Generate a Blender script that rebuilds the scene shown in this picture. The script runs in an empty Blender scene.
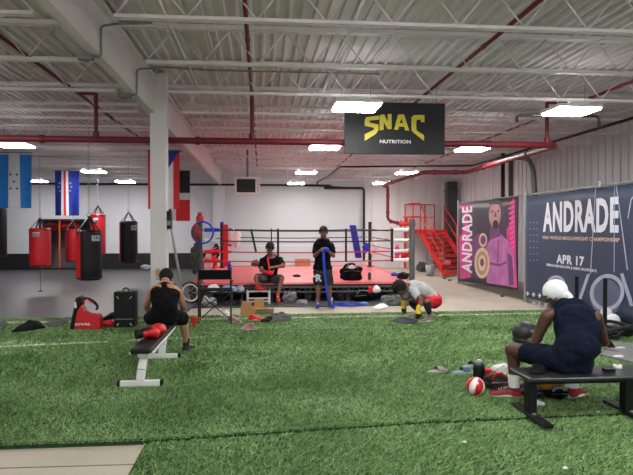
import bpy, bmesh, math, random
import numpy as np
from math import sin, cos, pi, radians, sqrt
from mathutils import Vector, Matrix, noise
V = Vector
random.seed(7); rng = np.random.default_rng(7)
scn = bpy.context.scene
COL = scn.collection

# ------------------------------------------------------------------ camera
TH, PH, FPX, CH = radians(5.19), radians(.907), 600.0, 1.7
cd = bpy.data.cameras.new('camera'); cam = bpy.data.objects.new('camera', cd); COL.objects.link(cam)
cd.sensor_width = 36; cd.lens = FPX / 633 * 36; cd.clip_end = 200
cam.location = (0, 0, CH); cam.rotation_euler = (pi / 2 - PH, 0, -TH)
scn.camera = cam
# ------------------------------------------------------------------ world, exposure
w = bpy.data.worlds.new('world'); scn.world = w; w.use_nodes = True
bg = w.node_tree.nodes['Background']; bg.inputs[0].default_value = (.90, .95, 1, 1); bg.inputs[1].default_value = 1.15
scn.view_settings.view_transform = 'Standard'; scn.view_settings.look = 'None'
scn.view_settings.exposure = .15; scn.view_settings.gamma = 1; scn.view_settings.use_curve_mapping = False
LAMP_STRENGTH = 62.0
UPLIGHT_FILL = 9.0  # strength of the glow added above the fixtures to lift the ceiling

# ------------------------------------------------------------------ helpers
def ray(px, py):
    x = (px - 316.5) / FPX; y = (237.5 - py) / FPX
    f = cos(PH) + y * sin(PH); z = -sin(PH) + y * cos(PH)
    return V((x * cos(TH) + f * sin(TH), -x * sin(TH) + f * cos(TH), z))
def G(px, py, z=0.0):
    d = ray(px, py); return V((0, 0, CH)) + d * ((z - CH) / d.z)
def at(px, py, Y):
    d = ray(px, py); return V((0, 0, CH)) + d * (Y / d.y)
def atx(px, py, X):
    d = ray(px, py); return V((0, 0, CH)) + d * (X / d.x)

def lin(c):
    c = c / 255.0
    return c / 12.92 if c <= .04045 else ((c + .055) / 1.055) ** 2.4
def C(r, g, b): return (lin(r), lin(g), lin(b), 1)

MATS = {}
def mat(name, col, rough=.6, metal=0.0, var=.12, scale=6.0, bump=0.0, bscale=40.0, emit=0.0, coat=0.0, stretch=None, spec=.5):
    if name in MATS: return MATS[name]
    m = bpy.data.materials.new(name); m.use_nodes = True; nt = m.node_tree; b = nt.nodes['Principled BSDF']
    b.inputs['Roughness'].default_value = rough; b.inputs['Metallic'].default_value = metal
    b.inputs['Specular IOR Level'].default_value = spec
    b.inputs['Coat Weight'].default_value = coat
    tc = nt.nodes.new('ShaderNodeTexCoord'); mp = nt.nodes.new('ShaderNodeMapping')
    nt.links.new(tc.outputs['Object'], mp.inputs[0])
    if stretch: mp.inputs['Scale'].default_value = stretch
    n = nt.nodes.new('ShaderNodeTexNoise'); n.inputs['Scale'].default_value = scale; n.inputs['Detail'].default_value = 4
    nt.links.new(mp.outputs[0], n.inputs['Vector'])
    r = nt.nodes.new('ShaderNodeValToRGB')
    r.color_ramp.elements[0].position = .3; r.color_ramp.elements[1].position = .7
    r.color_ramp.elements[0].color = tuple(x * (1 - var) for x in col[:3]) + (1,)
    r.color_ramp.elements[1].color = tuple(min(1, x * (1 + var)) for x in col[:3]) + (1,)
    nt.links.new(n.outputs['Fac'], r.inputs[0]); nt.links.new(r.outputs[0], b.inputs['Base Color'])
    if bump:
        n2 = nt.nodes.new('ShaderNodeTexNoise'); n2.inputs['Scale'].default_value = bscale; n2.inputs['Detail'].default_value = 5
        nt.links.new(mp.outputs[0], n2.inputs['Vector'])
        bp = nt.nodes.new('ShaderNodeBump'); bp.inputs['Strength'].default_value = bump; bp.inputs['Distance'].default_value = .02
        nt.links.new(n2.outputs['Fac'], bp.inputs['Height']); nt.links.new(bp.outputs[0], b.inputs['Normal'])
    if emit:
        b.inputs['Emission Color'].default_value = col; b.inputs['Emission Strength'].default_value = emit
    MATS[name] = m; return m

def frame(z, hint=V((0, 0, 1))):
    z = z.normalized()
    if abs(z.dot(hint)) > .98: hint = V((0, 1, 0)) if abs(z.y) < .9 else V((1, 0, 0))
    x = hint.cross(z).normalized(); y = z.cross(x)
    return x, y, z
def basis(x, y, z): return Matrix((x, y, z)).transposed()

class MB:
    def __init__(s): s.v = []; s.f = []; s.m = []; s.sm = []
    def add(s, vs, fs, m=0, sm=True):
        o = len(s.v); s.v += [V(p) for p in vs]
        for f in fs: s.f.append([i + o for i in f]); s.m.append(m); s.sm.append(sm)
        return s
    def box(s, c, d, rot=None, m=0):
        c = V(c); vs = []
        for x in (-.5, .5):
            for y in (-.5, .5):
                for z in (-.5, .5):
                    p = V((x * d[0], y * d[1], z * d[2]))
                    if rot is not None: p = rot @ p
                    vs.append(c + p)
        return s.add(vs, [(0, 1, 3, 2), (4, 6, 7, 5), (0, 4, 5, 1), (2, 3, 7, 6), (0, 2, 6, 4), (1, 5, 7, 3)], m, False)
    def bx(s, x0, x1, y0, y1, z0, z1, m=0):
        return s.box(((x0 + x1) / 2, (y0 + y1) / 2, (z0 + z1) / 2), (x1 - x0, y1 - y0, z1 - z0), None, m)
    def bar(s, p0, p1, w, h, m=0, hint=V((0, 0, 1))):
        p0 = V(p0); p1 = V(p1); x, y, z = frame(p1 - p0, hint)
        return s.box((p0 + p1) / 2, (w, h, (p1 - p0).length), basis(x, y, z), m)
    def cyl(s, p0, p1, r0, r1=None, n=12, m=0, caps=True):
        p0 = V(p0); p1 = V(p1); r1 = r0 if r1 is None else r1
        x, y, z = frame(p1 - p0); vs = []
        for p, r in ((p0, r0), (p1, r1)):
            for i in range(n):
                a = 2 * pi * i / n; vs.append(p + (x * cos(a) + y * sin(a)) * r)
        s.add(vs, [(i, (i + 1) % n, n + (i + 1) % n, n + i) for i in range(n)], m)
        if caps:
            s.add(vs[:n], [tuple(reversed(range(n)))], m, False); s.add(vs[n:], [tuple(range(n))], m, False)
        return s
    def tube(s, pts, r, n=6, m=0, closed=False):
        pts = [V(p) for p in pts]; N = len(pts); rs = r if isinstance(r, (list, tuple)) else [r] * N
        vs = []; px = None
        for i, p in enumerate(pts):
            a = pts[(i - 1) % N] if (i > 0 or closed) else p
            b = pts[(i + 1) % N] if (i < N - 1 or closed) else p
            t = (b - a)
            if t.length < 1e-9: t = V((0, 0, 1))
            t.normalize()
            if px is None: x, y, _ = frame(t)
            else:
                x = px - t * px.dot(t)
                if x.length < 1e-6: x, y, _ = frame(t)
                x.normalize(); y = t.cross(x)
            px = x
            for k in range(n):
                an = 2 * pi * k / n; vs.append(p + (x * cos(an) + y * sin(an)) * rs[i])
        fs = []
        for i in range(N if closed else N - 1):
            j = (i + 1) % N
            for k in range(n): fs.append((i * n + k, i * n + (k + 1) % n, j * n + (k + 1) % n, j * n + k))
        if not closed:
            fs.append(tuple(reversed(range(n)))); fs.append(tuple(range((N - 1) * n, N * n)))
        return s.add(vs, fs, m)
    def ell(s, c, r, rot=None, n=16, m=0, k=10):
        c = V(c); r = (r, r, r) if isinstance(r, (int, float)) else r
        vs = []; fs = []
        for j in range(1, k):
            ph = pi * j / k
            for i in range(n):
                a = 2 * pi * i / n; vs.append(V((r[0] * sin(ph) * cos(a), r[1] * sin(ph) * sin(a), r[2] * cos(ph))))
        vs.append(V((0, 0, r[2]))); vs.append(V((0, 0, -r[2]))); T = len(vs) - 2; B = T + 1
        for j in range(k - 2):
            for i in range(n): fs.append((j * n + i, (j + 1) * n + i, (j + 1) * n + (i + 1) % n, j * n + (i + 1) % n))
        for i in range(n):
            fs.append((T, i, (i + 1) % n)); o = (k - 2) * n; fs.append((B, o + (i + 1) % n, o + i))
        if rot is not None: vs = [rot @ p for p in vs]
        return s.add([c + p for p in vs], fs, m)
    def cap(s, p0, r0, p1, r1, n=14):
        s.cyl(p0, p1, r0, r1, n); s.ell(p0, r0, None, n); s.ell(p1, r1, None, n); return s
    def loft(s, rings, m=0, sm=True, caps=True):
        n = len(rings[0]); vs = [p for r in rings for p in r]; fs = []
        for i in range(len(rings) - 1):
            for k in range(n): fs.append((i * n + k, i * n + (k + 1) % n, (i + 1) * n + (k + 1) % n, (i + 1) * n + k))
        if caps: fs.append(tuple(reversed(range(n)))); fs.append(tuple(range((len(rings) - 1) * n, len(rings) * n)))
        return s.add(vs, fs, m, sm)
    def lathe(s, prof, c, ax=V((0, 0, 1)), n=20, m=0):
        x, y, z = frame(V(ax)); c = V(c)
        return s.loft([[c + z * h + (x * cos(2 * pi * i / n) + y * sin(2 * pi * i / n)) * r for i in range(n)] for r, h in prof], m)
    def torus(s, c, R, r, ax=V((0, 0, 1)), n=28, k=8, m=0, a0=0, a1=2 * pi):
        x, y, z = frame(V(ax)); c = V(c); closed = abs(a1 - a0 - 2 * pi) < 1e-6
        N = n if closed else n + 1
        pts = [c + (x * cos(a0 + (a1 - a0) * i / n) + y * sin(a0 + (a1 - a0) * i / n)) * R for i in range(N)]
        return s.tube(pts, r, k, m, closed)
    def poly(s, pts, ext, m=0):
        pts = [V(p) for p in pts]; ext = V(ext); n = len(pts)
        return s.loft([pts, [p + ext for p in pts]], m, False)
    def blob(s, c, r, seed=0, amp=.18, fr=3.0, n=24, k=14, m=0, rot=None, flat=True):
        c = V(c); o = V((seed * 3.7, seed * 1.3, seed * 7.1)); i0 = len(s.v)
        s.ell((0, 0, 0), r, None, n, m, k)
        mr = max(r)
        for i in range(i0, len(s.v)):
            p = s.v[i]; u = V((p.x / r[0], p.y / r[1], p.z / r[2]))
            q = p * (1 + amp * noise.noise(u * fr * .5 + o) * 2)
            if flat and q.z < -r[2] * .8: q.z = -r[2] * .8
            if rot is not None: q = rot @ q
            s.v[i] = c + q
        return s
    def build(s, name, mats, parent=None, world=False, bevel=0, sub=0, voxel=0, smooth=0, solid=0, bseg=2, autosm=True):
        me = bpy.data.meshes.new(name)
        vs = s.v
        if world and parent is not None:
            M = wmat(parent).inverted(); vs = [M @ p for p in vs]
        me.from_pydata([tuple(p) for p in vs], [], s.f)
        if not isinstance(mats, (list, tuple)): mats = [mats]
        for x in mats: me.materials.append(x)
        me.polygons.foreach_set('material_index', s.m); me.polygons.foreach_set('use_smooth', s.sm)
        me.update()
        bm = bmesh.new(); bm.from_mesh(me); bmesh.ops.recalc_face_normals(bm, faces=bm.faces)
        if sub or voxel: bmesh.ops.remove_doubles(bm, verts=bm.verts, dist=1e-6)
        bm.to_mesh(me); bm.free()
        o = bpy.data.objects.new(name, me); COL.objects.link(o)
        if parent is not None: o.parent = parent
        if voxel:
            r = o.modifiers.new('r', 'REMESH'); r.mode = 'VOXEL'; r.voxel_size = voxel; r.use_smooth_shade = True
            if smooth:
                q = o.modifiers.new('s', 'SMOOTH'); q.factor = .5; q.iterations = smooth
        if voxel >= .0105 or (voxel == .01 and 'top' in name):   # cloth folds
            tx = bpy.data.textures.get('folds') or bpy.data.textures.new('folds', 'CLOUDS'); tx.noise_scale = .11; tx.noise_depth = 1
            q = o.modifiers.new('f', 'DISPLACE'); q.texture = tx; q.strength = .038; q.mid_level = .5; q.texture_coords = 'LOCAL'
        if solid:
            q = o.modifiers.new('so', 'SOLIDIFY'); q.thickness = solid
        if bevel:
            q = o.modifiers.new('b', 'BEVEL'); q.width = bevel; q.segments = bseg; q.limit_method = 'ANGLE'
        if sub:
            q = o.modifiers.new('ss', 'SUBSURF'); q.levels = sub; q.render_levels = sub
        return o

def wmat(o):
    M = o.matrix_basis.copy(); p = o.parent
    while p is not None: M = p.matrix_basis @ M; p = p.parent
    return M
def tag(o, label=None, cat=None, group=None, kind=None):
    if label: o['label'] = label
    if cat: o['category'] = cat
    if group: o['group'] = group
    if kind: o['kind'] = kind
    return o
def thing(name, label, cat, loc=(0, 0, 0), rz=0, group=None, kind=None):
    o = bpy.data.objects.new(name, None); COL.objects.link(o); o.location = loc; o.rotation_euler = (0, 0, rz)
    o.empty_display_size = .1
    return tag(o, label, cat, group, kind)
def struct(o): o['kind'] = 'structure'; return o
def dup(o, parent=None):
    c = o.copy(); COL.objects.link(c)
    if parent is not None: c.parent = parent
    for ch in list(o.children): dup(ch, c)
    return c
def text(name, s, m, M, W, H, parent, depth=.004, bold=.0, world=True):
    """text fitted into a W x H box; M maps box coords (x right, y up, z out) to the world"""
    cu = bpy.data.curves.new(name, 'FONT'); cu.body = s; cu.size = 1; cu.offset = bold; cu.resolution_u = 3; cu.space_character = 1.0 + bold * 3
    t = bpy.data.objects.new('tmp', cu); COL.objects.link(t)
    bpy.context.view_layer.update()
    me = bpy.data.meshes.new_from_object(t.evaluated_get(bpy.context.evaluated_depsgraph_get()))
    bpy.data.objects.remove(t)
    xs = [v.co.x for v in me.vertices]; ys = [v.co.y for v in me.vertices]
    x0, x1, y0, y1 = min(xs), max(xs), min(ys), max(ys)
    if world and parent is not None: M = wmat(parent).inverted() @ M
    bm = bmesh.new(); bm.from_mesh(me)
    r = bmesh.ops.extrude_face_region(bm, geom=bm.faces[:])
    for v in r['geom']:
        if isinstance(v, bmesh.types.BMVert): v.co.z += 1
    for v in bm.verts:
        v.co = M @ V(((v.co.x - x0) / (x1 - x0) * W, (v.co.y - y0) / (y1 - y0) * H, v.co.z * depth))
    bmesh.ops.recalc_face_normals(bm, faces=bm.faces)
    bm.to_mesh(me); bm.free(); me.name = name
    me.materials.clear(); me.materials.append(m); me.polygons.foreach_set('use_smooth', [False] * len(me.polygons))
    o = bpy.data.objects.new(name, me); COL.objects.link(o)
    if parent is not None: o.parent = parent
    return o
def MF(o, x, y):
    x = V(x); y = V(y); z = x.cross(y); M = basis(x, y, z).to_4x4(); M.translation = V(o); return M

# ------------------------------------------------------------------ materials
m_deck = mat('deck', C(214, 208, 211), .6, var=.05, scale=1.5)
m_steel = mat('painted_steel', C(216, 211, 213), .5, var=.05)
m_beam = mat('beam_paint', C(212, 206, 208), .6, var=.04, scale=2)
m_wall = mat('wall_white', C(208, 209, 216), .75, var=.02, scale=1)
m_rib = mat('ribbed_metal', C(222, 220, 222), .5, var=.05, scale=2, stretch=(1, 1, .2))
m_blk = mat('black_paint', C(26, 26, 28), .5)
m_blkpipe = mat('black_pipe', C(20, 20, 22), .5)
m_redpipe = mat('red_pipe', C(104, 15, 30), .55, var=.1)
m_galv = mat('galvanised', C(168, 172, 172), .4, metal=.6, var=.1, scale=20)
m_conduit = mat('conduit', C(120, 124, 120), .4, metal=.5)
m_matfloor = mat('mat_floor', C(112, 112, 116), .42, var=.08, scale=3, bump=.1, bscale=60)
m_darkmat = mat('dark_mat', C(74, 76, 80), .6, var=.12, scale=4)
m_conc = mat('concrete', C(180, 172, 157), .65, var=.09, scale=1.8, bump=.15, bscale=30)
m_turfbase = mat('turf_base', C(44, 66, 38), .95, var=.3, scale=14)
m_white = mat('white_enamel', C(228, 228, 226), .4, var=.03)
m_black = mat('black_vinyl', C(13, 13, 15), .5, spec=.3, var=.2, bump=.15, bscale=25)
m_blackmatte = mat('black_matte', C(20, 20, 22), .8, var=.25)
m_cloth_blk = mat('black_cloth', C(17, 17, 20), .95, spec=.15, var=.2, bump=.35, bscale=14)
m_navy = mat('navy_cloth', C(17, 24, 42), .95, spec=.15, var=.15, bump=.6, bscale=11)
m_grey = mat('grey_cloth', C(188, 190, 194), .9, var=.06, bump=.35, bscale=12)
m_dgrey = mat('dark_grey_cloth', C(74, 76, 78), .9, var=.2, bump=.35, bscale=14)
m_red = mat('red_vinyl', C(205, 22, 36), .38, var=.08, bump=.08, bscale=20)
m_redcl = mat('red_cloth', C(226, 30, 44), .8, var=.1, bump=.3, bscale=14)
m_redmetal = mat('red_metal', C(214, 46, 44), .45, var=.08)
m_rope_blk = mat('rope_black', C(22, 22, 24), .6)
m_rope_red = mat('rope_red', C(205, 40, 52), .6)
m_rope_wht = mat('rope_white', C(225, 222, 222), .6)
m_blue = mat('blue_cloth', C(34, 64, 190), .75, var=.12, bump=.2, bscale=20)
m_bluevin = mat('blue_vinyl', C(36, 44, 170), .45, var=.08)
m_canvas = mat('ring_canvas', C(240, 116, 120), .42, var=.05, scale=1.2)
m_yellow = mat('yellow_leather', C(228, 196, 40), .6, bump=.2)
m_skin_d = mat('skin_deep', C(82, 54, 44), .5, var=.1, scale=9, bump=.05)
m_skin_m = mat('skin_brown', C(122, 80, 64), .5, var=.1, scale=9, bump=.05)
m_skin_l = mat('skin_tan', C(178, 128, 102), .5, var=.08, scale=9, bump=.05)
m_hair = mat('black_hair', C(14, 12, 12), .9, var=.3, bump=.6, bscale=70)
m_eyew = mat('eye_white', C(225, 222, 215), .3, var=0)
m_iris = mat('iris_dark', C(24, 14, 10), .2, var=0)
m_lips = mat('lips', C(110, 60, 56), .5)
m_wcloth = mat('white_cloth', C(232, 233, 234), .9, var=.04, bump=.3, bscale=16)
m_card = mat('cardboard', C(186, 140, 92), .85, var=.08)
m_tape = mat('grey_tape', C(150, 150, 150), .7)

# ------------------------------------------------------------------ floor
mb = MB(); mb.bx(-16, 8.4, -8, 26, -.12, -.012); struct(mb.build('floor', m_conc))
# left and ring mats
def seam_mat(name, col, sx, sy):
    m = mat(name, col, .4, var=.07, scale=2.5); nt = m.node_tree; b = nt.nodes['Principled BSDF']
    tc = nt.nodes.new('ShaderNodeTexCoord'); br = nt.nodes.new('ShaderNodeTexBrick')
    nt.links.new(tc.outputs['Object'], br.inputs['Vector']); br.inputs['Scale'].default_value = 1
    br.inputs['Brick Width'].default_value = sx; br.inputs['Row Height'].default_value = sy
    br.inputs['Mortar Size'].default_value = .012; br.offset = .5
    br.inputs['Color1'].default_value = (1, 1, 1, 1); br.inputs['Color2'].default_value = (.93, .93, .93, 1)
    br.inputs['Mortar'].default_value = (.55, .55, .55, 1)
    mx = nt.nodes.new('ShaderNodeMix'); mx.data_type = 'RGBA'; mx.blend_type = 'MULTIPLY'; mx.inputs[0].default_value = 1
    src = b.inputs['Base Color'].links[0].from_socket
    nt.links.new(src, mx.inputs[6]); nt.links.new(br.outputs['Color'], mx.inputs[7]); nt.links.new(mx.outputs[2], b.inputs['Base Color'])
    return m
m_tiles = seam_mat('rubber_mats', C(80, 80, 84), 2.4, 1.2)
mb = MB(); mb.bx(-15.8, -1.5, 11.46, 25.3, -.012, .008); tag(mb.build('floor_mats', m_tiles), 'grey rubber mats covering the floor under the punching bags', 'mat', kind='structure')
mb = MB(); mb.bx(-1.5, 3.7, 12.95, 20.3, -.012, .006); tag(mb.build('floor_ring_mats', m_darkmat), 'dark mats under the boxing ring', 'mat', kind='structure')

# turf: two pieces over the slab, joined along a slanting seam
def sY(x):   # seam line Y(x)
    p = [(-6, 4.78), (-.92, 4.82), (1.39, 5.07), (2.65, 5.12), (8, 5.3)]
    for (a, b), (c, d) in zip(p, p[1:]):
        if x <= c: return b + (d - b) * (x - a) / (c - a)
    return p[-1][1]
Z1, Z2 = .032, .0
mb = MB()
pts = [(-6, sY(-6)), (-.92, sY(-.92)), (1.39, sY(1.39)), (2.65, sY(2.65)), (6.6, sY(6.6)), (6.6, 11.75), (-6, 11.45)]
mb.poly([V((x, y, -.012)) for x, y in pts], (0, 0, Z1 + .012))
mb2 = MB(); mb2.poly([V((x, y, -.012)) for x, y in [(-.92, 2.5), (6.6, 2.5), (6.6, 5.25), (2.65, 5.1), (1.39, 5.05), (-.92, 4.8)]], (0, 0, .014))
struct(mb.build('ground_turf_far', m_turfbase)); struct(mb2.build('ground_turf_near', m_turfbase))

# blades
def blades(name, label, regions, Zs, seed):
    r = np.random.default_rng(seed)
    P = []; Zb = []
    for (x0, x1, y0, y1, dens, cond, z) in regions:
        n = int((x1 - x0) * (y1 - y0) * dens)
        x = r.uniform(x0, x1, n); y = r.uniform(y0, y1, n); k = cond(x, y)
        P.append(np.stack([x[k], y[k]], 1)); Zb.append(np.full(k.sum(), z))
    P = np.concatenate(P); Zb = np.concatenate(Zb); n = len(P)
    a = r.uniform(0, 2 * pi, n); h = r.uniform(.012, .030, n); wd = r.uniform(.003, .0055, n) * (1 + (P[:, 1] > 7) * .8)
    cx = np.cos(a) * wd; cy = np.sin(a) * wd
    lean = r.normal(0, .02, (n, 2)) + np.array([.008, -.006])
    # lower patches laid over by use
    pat = np.array([noise.noise(V((p[0] * 1.1, p[1] * 1.6, 3.3))) for p in P[::1]]) if n < 900000 else np.zeros(n)
    h = h * (1 + .5 * pat)
    lean += pat[:, None] * np.array([[.02, -.025]])
    v = np.zeros((n, 3, 3), np.float32)
    v[:, 0, 0] = P[:, 0] - cx; v[:, 0, 1] = P[:, 1] - cy; v[:, 0, 2] = Zb
    v[:, 1, 0] = P[:, 0] + cx; v[:, 1, 1] = P[:, 1] + cy; v[:, 1, 2] = Zb
    v[:, 2, 0] = P[:, 0] + lean[:, 0]; v[:, 2, 1] = P[:, 1] + lean[:, 1]; v[:, 2, 2] = Zb + h
    me = bpy.data.meshes.new(name); me.vertices.add(n * 3); me.vertices.foreach_set('co', v.ravel())
    me.loops.add(n * 3); me.loops.foreach_set('vertex_index', np.arange(n * 3, dtype=np.int32))
    me.polygons.add(n); me.polygons.foreach_set('loop_start', np.arange(0, n * 3, 3, dtype=np.int32))
    me.update(calc_edges=True)
    pal = np.array([C(138, 174, 108)[:3], C(152, 188, 124)[:3], C(106, 148, 86)[:3], C(166, 194, 136)[:3], C(58, 98, 50)[:3]])
    c = pal[r.choice(5, n, p=[.32, .28, .18, .14, .08])]
    pts_ = np.array(WORN)
    cc = np.ones((n, 3, 4), np.float32); cc[:, :, :3] = c[:, None, :]
    # painted field lines
    for (ax, ay, bx_, by, hw) in LINES:
        t = np.clip((P[:, 0] - ax) / (bx_ - ax), 0, 1); d = np.abs(P[:, 1] - (ay + (by - ay) * t))
        k = (d < hw) & (P[:, 0] > ax) & (P[:, 0] < bx_)
        cc[k, :, :3] = np.array(C(238, 242, 218)[:3])
    at_ = me.color_attributes.new('col', 'FLOAT_COLOR', 'POINT'); at_.data.foreach_set('color', cc.ravel())
    m = bpy.data.materials.new(name + '_mat'); m.use_nodes = True; nt = m.node_tree; b = nt.nodes['Principled BSDF']
    an = nt.nodes.new('ShaderNodeAttribute'); an.attribute_name = 'col'; nt.links.new(an.outputs['Color'], b.inputs['Base Color'])
    b.inputs['Roughness'].default_value = .6; b.inputs['Specular IOR Level'].default_value = .3
    me.materials.append(m)
    o = bpy.data.objects.new(name, me); COL.objects.link(o); tag(o, label, 'grass', kind='stuff'); return o
WORN = [(0, 0)]
LINES = [(-6, 10.92, 6.5, 11.25, .06), (-5, 8.50, -2.25, 8.98, .055), (-2.0, 9.02, -.9, 9.2, .03)]
sYv = np.vectorize(sY)
infr = lambda x, y: (x > -.60 * y - .6) & (x < .74 * y + .6)
blades('turf_grass', 'green artificial turf pile running back to the concrete floor', [
    (-6, 6.5, 4.7, 7, 6000, lambda x, y: (y > sYv(x)) & infr(x, y), Z1),
    (-6, 6.5, 7, 9, 3600, infr, Z1), (-6, 6.5, 9, 12, 2400, lambda x, y: (y < 11.58 + x * .024), Z1),
    (-6, 6.5, 4.7, 5.4, 16000, lambda x, y: (np.abs(y - sYv(x) - .02) < .035), .022)], 0, 3)
blades('near_turf_grass', 'strip of artificial turf nearest the camera, in front of the raised seam', [
    (-.91, 5.5, 3.4, 5.3, 9000, lambda x, y: (y < sYv(x) - .012) & infr(x, y), Z2)], 0, 4)
# thin rubber crumb seams in the turf are darker strips
mb = MB()
for a, b in [(G(180, 331, Z1), G(520, 328, Z1))]: mb.bar(a + V((0, 0, .004)), b + V((0, 0, .004)), .02, .006)
struct(mb.build('trim_1', mat('seam_dark', C(40, 66, 36), .9)))

mb = MB(); mb.bar(G(-40, 469.5, -.012) , G(134, 464.5, -.012), .012, .006); struct(mb.build('trim_2', mat('joint_grey', C(128, 118, 104), .9)))
# ------------------------------------------------------------------ walls
YW = 25.3
DX0, DX1 = at(41, 240, YW).x, at(98, 240, YW).x; DZ = at(60, 219, YW).z
mb = MB()
mb.bx(-16, DX0, YW, YW + .2, .72, 4.3); mb.bx(DX1, 8.4, YW, YW + .2, 0, 4.3); mb.bx(DX0, DX1, YW, YW + .2, DZ, 4.3); mb.bx(-16, DX0, YW, YW + .2, 0, .72)
struct(mb.build('wall_back', m_wall))
mb = MB(); mb.bx(-16, DX0, YW - .03, YW, 0, .66); mb.bx(DX1, -1.95, YW - .03, YW, 0, .66)
struct(mb.build('baseboard_back', m_blk))
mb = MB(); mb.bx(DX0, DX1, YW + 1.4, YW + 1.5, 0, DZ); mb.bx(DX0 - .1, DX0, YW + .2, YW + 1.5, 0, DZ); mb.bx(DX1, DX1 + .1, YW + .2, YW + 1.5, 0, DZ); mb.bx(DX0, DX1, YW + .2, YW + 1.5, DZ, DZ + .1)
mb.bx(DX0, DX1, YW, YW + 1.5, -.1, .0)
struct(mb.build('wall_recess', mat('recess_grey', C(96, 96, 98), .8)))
mb = MB(); mb.bx(-16.2, -16, -8, 26, 0, 4.3); struct(mb.build('wall_left', m_wall))
mb = MB(); mb.bx(-2.0, -1.55, YW - .35, YW, 0, 4.1); struct(mb.build('wall_pilaster', m_wall))
# ribbed right wall
def ribbed(x_of, n, pitch, h0, h1, axis):
    mb = MB(); vs = []; fs = []
    return mb
def rib_wall(p0, p1, z0, z1, nrm, pitch=.305, d=.06):
    p0 = V(p0); p1 = V(p1); L = (p1 - p0).length; u = (p1 - p0).normalized(); nrm = V(nrm); prof = []
    t = 0
    while t < L:
        for a, h in ((0, d), (pitch * .80, d), (pitch * .82, 0), (pitch * .98, 0)):
            if t + a <= L: prof.append((t + a, h))
        t += pitch
    prof.append((L, 0))
    mb = MB(); vs = []
    for t, h in prof:
        b = p0 + u * t + nrm * h; vs += [V((b.x, b.y, z0)), V((b.x, b.y, z1))]
    fs = [(2 * i, 2 * i + 2, 2 * i + 3, 2 * i + 1) for i in range(len(prof) - 1)]
    mb.add(vs, fs, 0, False); q = p1 - nrm * .12; q0 = p0 - nrm * .12
    c = (p0 + p1) / 2 - nrm * .1
    mb.box((c.x, c.y, (z0 + z1) / 2), (abs(p1.x - p0.x) + .12, abs(p1.y - p0.y) + .12, z1 - z0))
    return mb
struct(rib_wall((8.2, -8, 0), (8.2, 25.3, 0), 0, 4.25, (-1, 0, 0)).build('wall_right', m_rib))
xr = at(366, 230, YW).x
struct(rib_wall((8.2, YW - .08, 0), (xr, YW - .08, 0), 0, 4.2, (0, -1, 0), .61).build('wall_back_ribbed', m_rib))

# ------------------------------------------------------------------ roof deck, joists, beam, column
ZD, ZT, ZB = 4.12, 4.07, 3.65
mb = MB(); vs = []; prof = []; x = -16.0
while x < 8.4:
    prof += [(x, .045), (x + .095, .045), (x + .105, .0), (x + .135, .0), (x + .145, .045)]; x += .15
for px_, h in prof: vs += [V((px_, -8, ZD + h)), V((px_, 26, ZD + h))]
mb.add(vs, [(2 * i, 2 * i + 2, 2 * i + 3, 2 * i + 1) for i in range(len(prof) - 1)], 0, False)
mb.bx(-16.2, 8.5, -8, 26, ZD + .08, ZD + .2)
struct(mb.build('ceiling', m_deck))
def joist(x0, x1):
    o = thing('ceiling_joist', None, None, (0, 0, 0), kind='structure')
    a = MB(); a.bx(x0, x1, -.055, -.012, ZT, ZT + .05); a.bx(x0, x1, .012, .055, ZT, ZT + .05); a.build('top_chord', m_steel, o)
    a = MB(); a.bx(x0 + .3, x1 - .3, -.045, -.008, ZB, ZB + .032); a.bx(x0 + .3, x1 - .3, .008, .045, ZB, ZB + .032); a.build('bottom_chord', m_steel, o)
    a = MB(); n = int((x1 - x0 - .6) / .62); st = (x1 - x0 - .6) / n; x = x0 + .3
    for i in range(n):
        a.tube([(x, 0, ZB + .03), (x + st / 2, 0, ZT + .01)], .009, 5); a.tube([(x + st / 2, 0, ZT + .01), (x + st, 0, ZB + .03)], .009, 5); x += st
    a.build('web', m_steel, o); return o
jl = joist(-16, -1.78); jr = joist(-1.66, 8.15)
JY = [5.76 + 1.55 * i for i in range(-4, 13)]
for i, y in enumerate(JY):
    for src in (jl, jr):
        o = src if i == 0 else dup(src)
        o.location = (0, y, 0)
# open box beam and its column
mb = MB(); mb.bx(-1.77, -1.665, -8, YW - .36, 3.49, 3.52); mb.bx(-1.695, -1.67, -8, YW - .36, 3.52, ZD); mb.bx(-1.765, -1.74, -8, YW - .36, 3.52, ZD)
mb.bx(-1.67, -1.60, -8, YW - .3, 3.97, 4.0)
struct(mb.build('ceiling_beam', m_beam, bevel=.004))
mb = MB(); mb.bx(-1.735, -1.49, 9.56, 9.80, Z1, ZD); mb.bx(-1.81, -1.43, 9.5, 9.9, Z1, Z1 + .02)
struct(mb.build('column', m_beam, bevel=.012))
# bridging rods and hangers
for i, (xa, ya, xb, yb) in enumerate([(-.9, 4, -.9, 24), (.9, 4, .9, 24), (3.6, 4, 3.6, 24), (6.2, 4, 6.2, 24), (-4.4, 4, -4.4, 24), (-9, 8, -9, 24)]):
    mb = MB(); mb.tube([(xa, ya, ZB + .06), (xb, yb, ZB + .06)], .011, 5); mb.tube([(xa + .25, ya, ZT + .02), (xb + .25, yb, ZT + .02)], .011, 5)
    struct(mb.build('ceiling_bridging', m_steel))

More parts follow.
